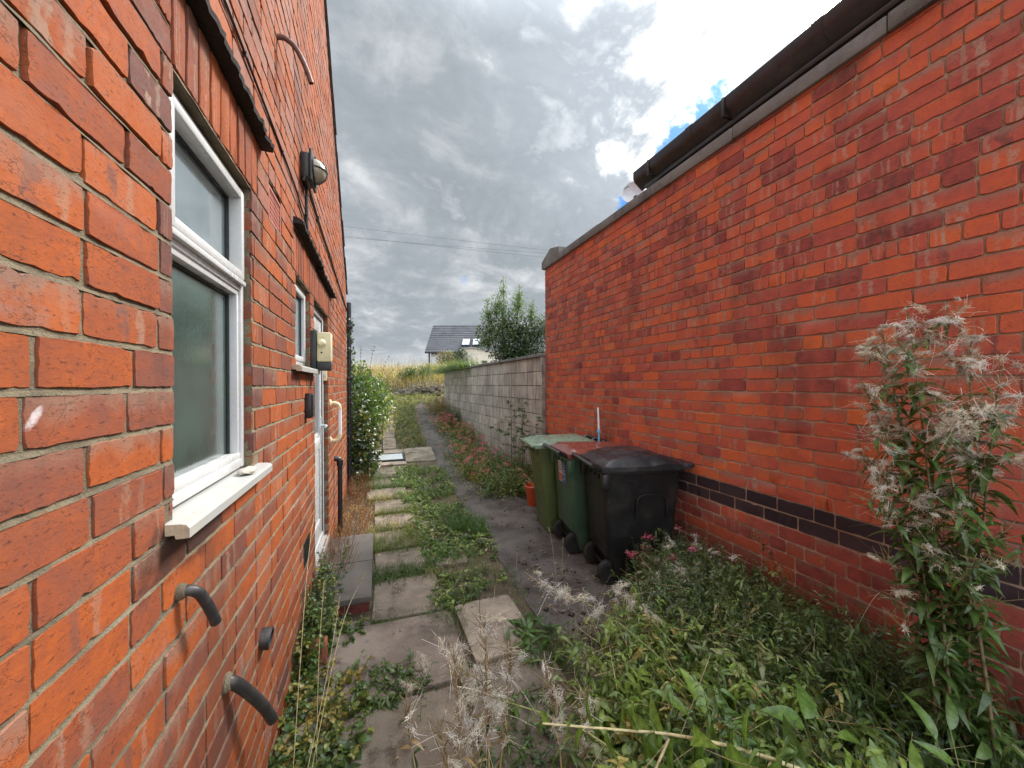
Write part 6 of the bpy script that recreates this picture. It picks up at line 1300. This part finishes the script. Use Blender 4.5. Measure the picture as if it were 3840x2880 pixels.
def willow(name, label, stems, group=None, ll=.085, lw=.022, fl=1.0, leafcols=None, cat='plant', leafspace=.02, leaffrom=.1, leafto=.8, headfrom=.72, podn=30, nh=46, hr=.032, podcols=STRAW, stemcol=(.20, .17, .08)):
    """willowherb: stems (list of control points, radius, scale); lance leaves below, split pods and fluff on top"""
    t = plant(name, label, cat, tuple(stems[0][0][0]), group); BL, BS, BH = Buf(), Buf(), Buf()
    for pts, r0, sc_ in stems:
        N = 40; C, T = curve_tube(BS, pts, r0, r0*.4, stemcol, N, 6); L = np.linalg.norm(np.diff(C, axis=0), axis=1).sum()
        k = max(4, int(L*(leafto-leaffrom)/leafspace)); f = np.linspace(leaffrom, leafto, k)+rng.normal(0, .006, k); j = np.clip((f*(N-1)).astype(int), 0, N-1); az = np.arange(k)*2.4+rnd(k, -.4, .4)
        Tn = T[j]; A = nrm(np.cross(Tn, np.array([.3, .5, .81]))); Bv = np.cross(Tn, A); rad = A*np.cos(az)[:, None]+Bv*np.sin(az)[:, None]
        s_ = sc_*rng.uniform(.7, 1.25, k)*np.interp(f, [0, .2, .6, 1], [.8, 1.1, 1.0, .55]); D = rad+Tn*rnd(k, .25, .8)[:, None]
        leaves(BL, C[j], D, Tn+np.array([0, 0, .5])+rng.normal(0, .2, (k, 3)), ll*s_, lw*s_, pick(k, leafcols or GREEN+DARKG[1:], .18), rows=5, curl=rnd(k, .1, 1.0), fold=.35)
        # pods and fluff on the upper part
        m_ = int(podn*sc_); 
        if m_ and headfrom < 1:
            f = rnd(m_, headfrom, 1.0); j = (f*(N-1)).astype(int); D = rdir(m_, -.2, .9)+T[j]*.9; Lp = rnd(m_, .035, .095)*sc_; pods(BH, C[j], D, Lp, podcols, r=.0021)
            q = max(1, int(m_*.55*fl)); sel = rng.integers(0, m_, q); ctr = C[j[sel]]+nrm(D[sel])*(Lp[sel]*rnd(q, .4, 1.0))[:, None]; fluff(BH, ctr, hr*sc_, nh)
            q = int(m_*.6); sel = rng.integers(0, m_, q); pods(BH, C[j[sel]]+nrm(D[sel])*Lp[sel, None]*.5, rdir(q, -.6, .8), rnd(q, .03, .08)*sc_, CREAM+STRAW, r=.0012, bend=.8)
    finish(t, BL, BS, BH); return t
def upright(x, y, tops, r=.007):
    out = []
    for (tx, ty, tz, s_) in tops: out.append(([(x+rng.normal(0, .05), y+rng.normal(0, .05), 0), (x+(tx-x)*.25, y+(ty-y)*.25, tz*.35), (x+(tx-x)*.65, y+(ty-y)*.65, tz*.72), (tx, ty, tz)], r, s_))
    return out
def big_willow(label, base, mains, group=None):
    t = plant('willowherb', label, 'plant', base, group); BL, BS, BH = Buf(), Buf(), Buf(); N = 40
    LC = [(.06, .11, .026), (.08, .14, .036), (.10, .165, .045), (.05, .09, .024)]
    def foliage(C, T, f0, f1, space, ll, lw):
        L = np.linalg.norm(np.diff(C, axis=0), axis=1).sum(); n_ = len(C); k = max(3, int(L*(f1-f0)/space)); f = np.linspace(f0, f1, k); j = np.clip((f*(n_-1)).astype(int), 0, n_-1); az = np.arange(k)*2.4+rnd(k, -.5, .5)
        A = nrm(np.cross(T[j], np.array([.3, .5, .81]))); Bv = np.cross(T[j], A); rad = A*np.cos(az)[:, None]+Bv*np.sin(az)[:, None]; s_ = rnd(k, .65, 1.25)
        leaves(BL, C[j], rad+T[j]*rnd(k, .1, .7)[:, None], T[j]+np.array([0, 0, .6])+rng.normal(0, .25, (k, 3)), ll*s_, lw*s_, pick(k, LC, .2), rows=5, curl=rnd(k, .3, 1.3), fold=.4)
    def head(C, T, f0, npod, nfl, nh, hr):
        n_ = len(C); f = rnd(npod, f0, 1); j = (f*(n_-1)).astype(int); D = rdir(npod, -.1, .8)+T[j]*1.1; Lp = rnd(npod, .03, .07); pods(BH, C[j], D, Lp, STRAW+[(.22, .20, .10), (.16, .15, .08)], r=.0012)
        if nfl:
            c = C[rng.integers(int(f0*(n_-1)), n_, nfl)]+rng.normal(0, .020, (nfl, 3)); fluff(BH, c, hr, nh, wdt=.0009, down=-.6)
            q = nfl*3; pods(BH, C[rng.integers(int(f0*(n_-1)), n_, q)]+rng.normal(0, .02, (q, 3)), rdir(q), rnd(q, .02, .06), CREAM+STRAW, r=.0008, bend=1.0)
    for (tx, ty, tz) in mains:
        x0, y0 = base[0]+rng.normal(0, .05), base[1]+rng.normal(0, .06); C, T = curve_tube(BS, [(x0, y0, 0), (x0+(tx-x0)*.25, y0+(ty-y0)*.25, tz*.35), (x0+(tx-x0)*.65, y0+(ty-y0)*.65, tz*.72), (tx, ty, tz)], .0075, .0022, (.16, .13, .07), N, 6)
        foliage(C, T, .12, .84, .013, .088, .027); head(C, T, .80, 26, 16, 46, .019)
        for k in range(8):
            f = rng.uniform(.42, .90); p = C[int(f*(N-1))]; a = rng.uniform(0, 6.28); dx, dy = math.cos(a)-.25, math.sin(a)-.15; L_ = rng.uniform(.12, .34)*(1.25-f*.6); D = nrm(np.array([dx, dy, rng.uniform(.35, 1.1)]))
            C2, T2 = curve_tube(BS, [p, p+D*L_*.5+np.array([0, 0, .01]), p+D*L_+np.array([0, 0, rng.uniform(-.02, .05)])], .0028, .0012, (.20, .17, .09), 14, 4); foliage(C2, T2, .1, .7, .013, .05, .014); head(C2, T2, .45, 13, int(rng.choice([0, 2, 4, 6, 9, 12])) if p[2] > 1.05 else int(rng.choice([0, 0, 0, 1, 3])), 46, .016)
    finish(t, BL, BS, BH)
big_willow('tall willowherb gone to white fluffy seed against the right brick wall', (2.14, .82, 0), [(2.10, .97, 1.95), (2.06, 1.04, 1.88), (2.0, 1.08, 1.66), (2.20, .83, 1.84), (2.22, .76, 1.72), (2.12, .90, 1.62), (1.97, 1.02, 1.30), (2.05, .93, 1.22)])
# leaning and fallen stems in front
fresh = [(.15, .24, .045), (.18, .27, .055), (.11, .19, .042), (.10, .165, .045)]
GRP = 'leaning willowherb stems in the foreground'
willow('willowherb', 'green willowherb stem leaning left towards the bins with straw coloured pods at its tip', [([(1.28, .95, .18), (1.32, 1.35, .27), (1.27, 1.6, .34), (1.11, 1.8, .45), (.82, 1.95, .57)], .0042, 1.0)], GRP, ll=.10, lw=.034, leafspace=.055, leafto=.72, headfrom=.74, podn=26, hr=.035, leafcols=fresh, stemcol=(.22, .26, .08), podcols=STRAW+[(.5, .42, .18)])
willow('willowherb', 'green willowherb stem with broad leaves reaching the foot of the black bin', [([(1.55, .85, .10), (1.50, 1.2, .17), (1.51, 1.45, .20), (1.48, 1.7, .28), (1.37, 1.95, .42)], .0045, 1.0)], GRP, ll=.115, lw=.042, leafspace=.05, leafto=.82, headfrom=.80, podn=22, hr=.035, leafcols=fresh, stemcol=(.26, .30, .09))
willow('willowherb', 'willowherb stem with fan of green pods leaning over the paving flags', [([(.95, 1.15, .20), (.78, 1.3, .30), (.62, 1.4, .35), (.43, 1.52, .39), (.33, 1.66, .44)], .0036, 1.0)], GRP, ll=.085, lw=.024, leafspace=.045, leafto=.62, headfrom=.62, podn=40, hr=.03, leafcols=fresh, stemcol=(.28, .30, .10), podcols=[(.34, .33, .10), (.42, .36, .16), (.28, .28, .09)])
willow('willowherb', 'thick pale willowherb stem lying across the bottom with large fresh leaves', [([(1.52, .78, .30), (1.34, .95, .33), (1.155, 1.05, .37), (.998, 1.15, .37), (.853, 1.2, .385), (.55, 1.26, .45)], .0085, 1.25)], GRP, ll=.105, lw=.040, leafspace=.036, leafto=.98, headfrom=1.0, podn=0, leafcols=fresh, stemcol=(.50, .42, .22))
willow('willowherb', 'forked pale side stem lying below the thick pale stem with drooping leaves', [([(1.0, 1.14, .36), (.88, 1.10, .28), (.74, 1.05, .20), (.60, 1.0, .12)], .0055, 1.0), ([(1.30, .98, .33), (1.15, .92, .25), (1.0, .86, .16)], .005, 1.0)], GRP, ll=.10, lw=.036, leafspace=.05, leafto=.98, headfrom=1.0, podn=0, leafcols=fresh, stemcol=(.50, .40, .22))
def bigleaf(label, loc, items):
    t = plant('broad_leaf_plant', label, 'plant', loc); BL, BS = Buf(), Buf()
    for (p, d_, L_, w_, c) in items:
        leaves(BL, [p], [d_], [np.array((-.2, -.5, .85))+rng.normal(0, .3, 3)], L_*.9, w_*.78, [c], rows=9, curl=rng.uniform(.4, .9), fold=.35); sticks(BS, [loc], [np.array(p)-np.array(loc)], np.linalg.norm(np.array(p)-np.array(loc)), .003, .002, [(.16, .2, .07)])
    finish(t, BL, BS)
bigleaf('plant with two broad upright green leaves in the middle of the foreground weeds', (1.22, 1.1, .10), [((1.21, 1.18, .36), (-.05, .35, .9), .17, .085, fresh[1]), ((1.14, 1.2, .36), (-.35, .4, .5), .16, .052, fresh[0]), ((1.30, 1.16, .30), (.3, .2, .7), .12, .05, fresh[2])])
bigleaf('plant with large overlapping dark green leaves right of the centre foreground', (1.62, 1.0, .10), [((1.58, 1.05, .34), (.5, .2, .45), .17, .10, fresh[2]), ((1.56, 1.04, .32), (-.4, .2, .3), .16, .095, fresh[2]), ((1.66, .98, .30), (.55, -.2, .1), .15, .06, fresh[0])])
bigleaf('plant with pale yellow green oval leaves at the bottom edge right of centre', (1.68, .78, .12), [((1.62, .82, .30), (.15, .25, .8), .12, .062, (.15, .24, .05)), ((1.45, .80, .28), (-.1, .2, .75), .13, .075, (.11, .20, .04)), ((1.74, .80, .30), (.6, .1, .5), .14, .055, fresh[1])])
bigleaf('plant with long grey green leaves in the bottom right corner', (1.9, .72, .15), [((1.88, .80, .38), (.1, .3, .7), .15, .048, fresh[2]), ((1.92, .78, .42), (.5, .1, .55), .15, .045, fresh[3]), ((1.84, .74, .36), (-.5, .1, .5), .14, .044, fresh[2]), ((1.98, .74, .34), (.6, -.2, .3), .15, .05, fresh[3]), ((1.80, .76, .30), (.2, -.4, .5), .13, .045, fresh[0])])
# seeding stems between the flags
DRY = [(.34, .24, .12), (.44, .34, .18), (.26, .17, .09), (.50, .41, .26)]
willow('dry_willowherb', 'tallest dry brown willowherb with a big white seed plume on the near paving', [([(.40, 1.42, .02), (.405, 1.46, .25), (.41, 1.50, .46), (.415, 1.55, .67)], .006, 1.15), ([(.43, 1.44, .02), (.46, 1.46, .2), (.50, 1.5, .40), (.53, 1.53, .55)], .0045, 1.0), ([(.38, 1.40, .02), (.35, 1.42, .2), (.345, 1.46, .36)], .004, .9)], None, ll=.07, lw=.013, leafcols=DRY+DARKG[:1], leafspace=.03, leafto=.5, headfrom=.36, podn=70, nh=44, hr=.030, fl=.22, podcols=DRY, stemcol=(.30, .20, .09))
willow('dry_willowherb', 'short dry willowherb with dark open pods just left of the tallest dry one', [([(.29, 1.40, .02), (.29, 1.43, .22), (.288, 1.47, .42), (.28, 1.5, .58)], .005, 1.05), ([(.27, 1.38, .02), (.24, 1.40, .2), (.215, 1.43, .40)], .004, .9)], None, ll=.07, lw=.014, leafcols=DRY+DARKG[:2], leafspace=.03, leafto=.45, headfrom=.42, podn=52, nh=34, hr=.022, fl=.25, podcols=DRY, stemcol=(.30, .19, .08))
willow('dry_willowherb', 'thin dry willowherb with grey green leaves low on the flag left of centre', [([(.145, 1.38, .02), (.13, 1.42, .22), (.105, 1.46, .38), (.095, 1.50, .52)], .004, .9)], None, ll=.075, lw=.022, leafcols=DARKG+DRY[:1], leafspace=.026, leafto=.75, headfrom=.62, podn=22, nh=30, hr=.03, fl=.3, podcols=DRY, stemcol=(.24, .17, .10))
willow('dry_willowherb', 'dry willowherb with tangled pale split pods between the flags and the green tangle', [([(.66, 1.30, .02), (.665, 1.35, .2), (.67, 1.40, .36), (.64, 1.45, .50)], .004, .95), ([(.70, 1.28, .02), (.75, 1.32, .2), (.78, 1.36, .40)], .0035, .9)], None, ll=.08, lw=.018, leafcols=DARKG+DRY[:2], leafspace=.03, leafto=.6, headfrom=.45, podn=60, nh=36, hr=.022, fl=.35, podcols=DRY, stemcol=(.30, .2, .1))
willow('dry_willowherb', 'small seeding weed with fluffy top on the joint of the near flags', [([(.19, 1.92, .02), (.20, 1.95, .12), (.215, 1.98, .26)], .0025, .7), ([(.12, 1.95, .02), (.13, 2.0, .16)], .002, .6)], None, ll=.06, lw=.014, leafcols=GREEN, leafspace=.02, leafto=.7, headfrom=.6, podn=18, nh=30, hr=.03, podcols=DRY)
willow('seedling', 'thin dark leafless seedling standing upright on the pale flag', [([(.66, 2.56, .02), (.655, 2.57, .15), (.66, 2.58, .30)], .0022, .6)], None, ll=.03, lw=.004, leafcols=[(.06, .05, .04)], leafspace=.012, leafto=.95, headfrom=1, podn=0, stemcol=(.07, .055, .04))
willow('fleabane', 'slender feathery green weed standing in the grass beside the pale flag', [([(.66, 2.84, .02), (.67, 2.87, .2), (.675, 2.9, .40)], .003, .7), ([(.72, 2.9, .02), (.73, 2.93, .2), (.735, 2.95, .34)], .003, .7)], None, ll=.05, lw=.006, leafcols=GREEN, leafspace=.008, leafto=.98, headfrom=1, podn=0, stemcol=(.12, .16, .05))
t = plant('dandelion', 'rosette of bright green jagged leaves on the edge of the dark path', 'plant', (.92, 2.32, 0)); BL, BS = Buf(), Buf()
n = 60; a = rnd(n, 0, 6.28); x = .93+rng.normal(0, .09, n); y = 2.30+rng.normal(0, .10, n); leaves(BL, gpt(x, y, .02), np.stack([np.cos(a), np.sin(a), rnd(n, .3, 1.1)], 1), np.tile([0, 0, 1.], (n, 1)), rnd(n, .07, .15), rnd(n, .018, .032), pick(n, [(.06, .14, .02), (.08, .16, .025), (.045, .10, .02)]), rows=5, curl=rnd(n, .3, 1.1))
x, y = inpoly(60, [(.82, 2.05), (1.05, 2.0), (1.12, 2.35), (.95, 2.5), (.8, 2.4)]); tufts(BL, x, y, (.06, .16), (.0015, .003), GREEN, per=7); finish(t, BL)
valerian('pink flower heads on a green plant leaning against the front of the black bin', 2.10, 2.42, .14, .12, .50, 60, PINK, [(.06, .10, .03), (.09, .13, .05)], 9, None)
t = plant('dead_dock', 'dead rust brown dock stalk standing against the red bricks', 'plant', (2.42, 1.78, 0)); BL, BS = Buf(), Buf()
C, T = curve_tube(BS, [(2.40, 1.62, 0), (2.42, 1.70, .3), (2.40, 1.78, .52), (2.34, 1.88, .66)], .004, .002, (.20, .08, .04), 16, 5); k = 170; j = rng.integers(6, 16, k); leaves(BL, C[j]+rng.normal(0, .010, (k, 3)), rdir(k), rdir(k), rnd(k, .012, .026), rnd(k, .008, .016), pick(k, RUST, .3), rows=2, shape='round')
x, y = inpoly(40, [(2.25, 1.55), (2.46, 1.5), (2.46, 1.95), (2.3, 1.9)]); herbs(BL, BS, x, y, .30, .55, 8, .022, .01, RUST, lean=.2, rows=2, stemcol=RUST); finish(t, BL, BS)
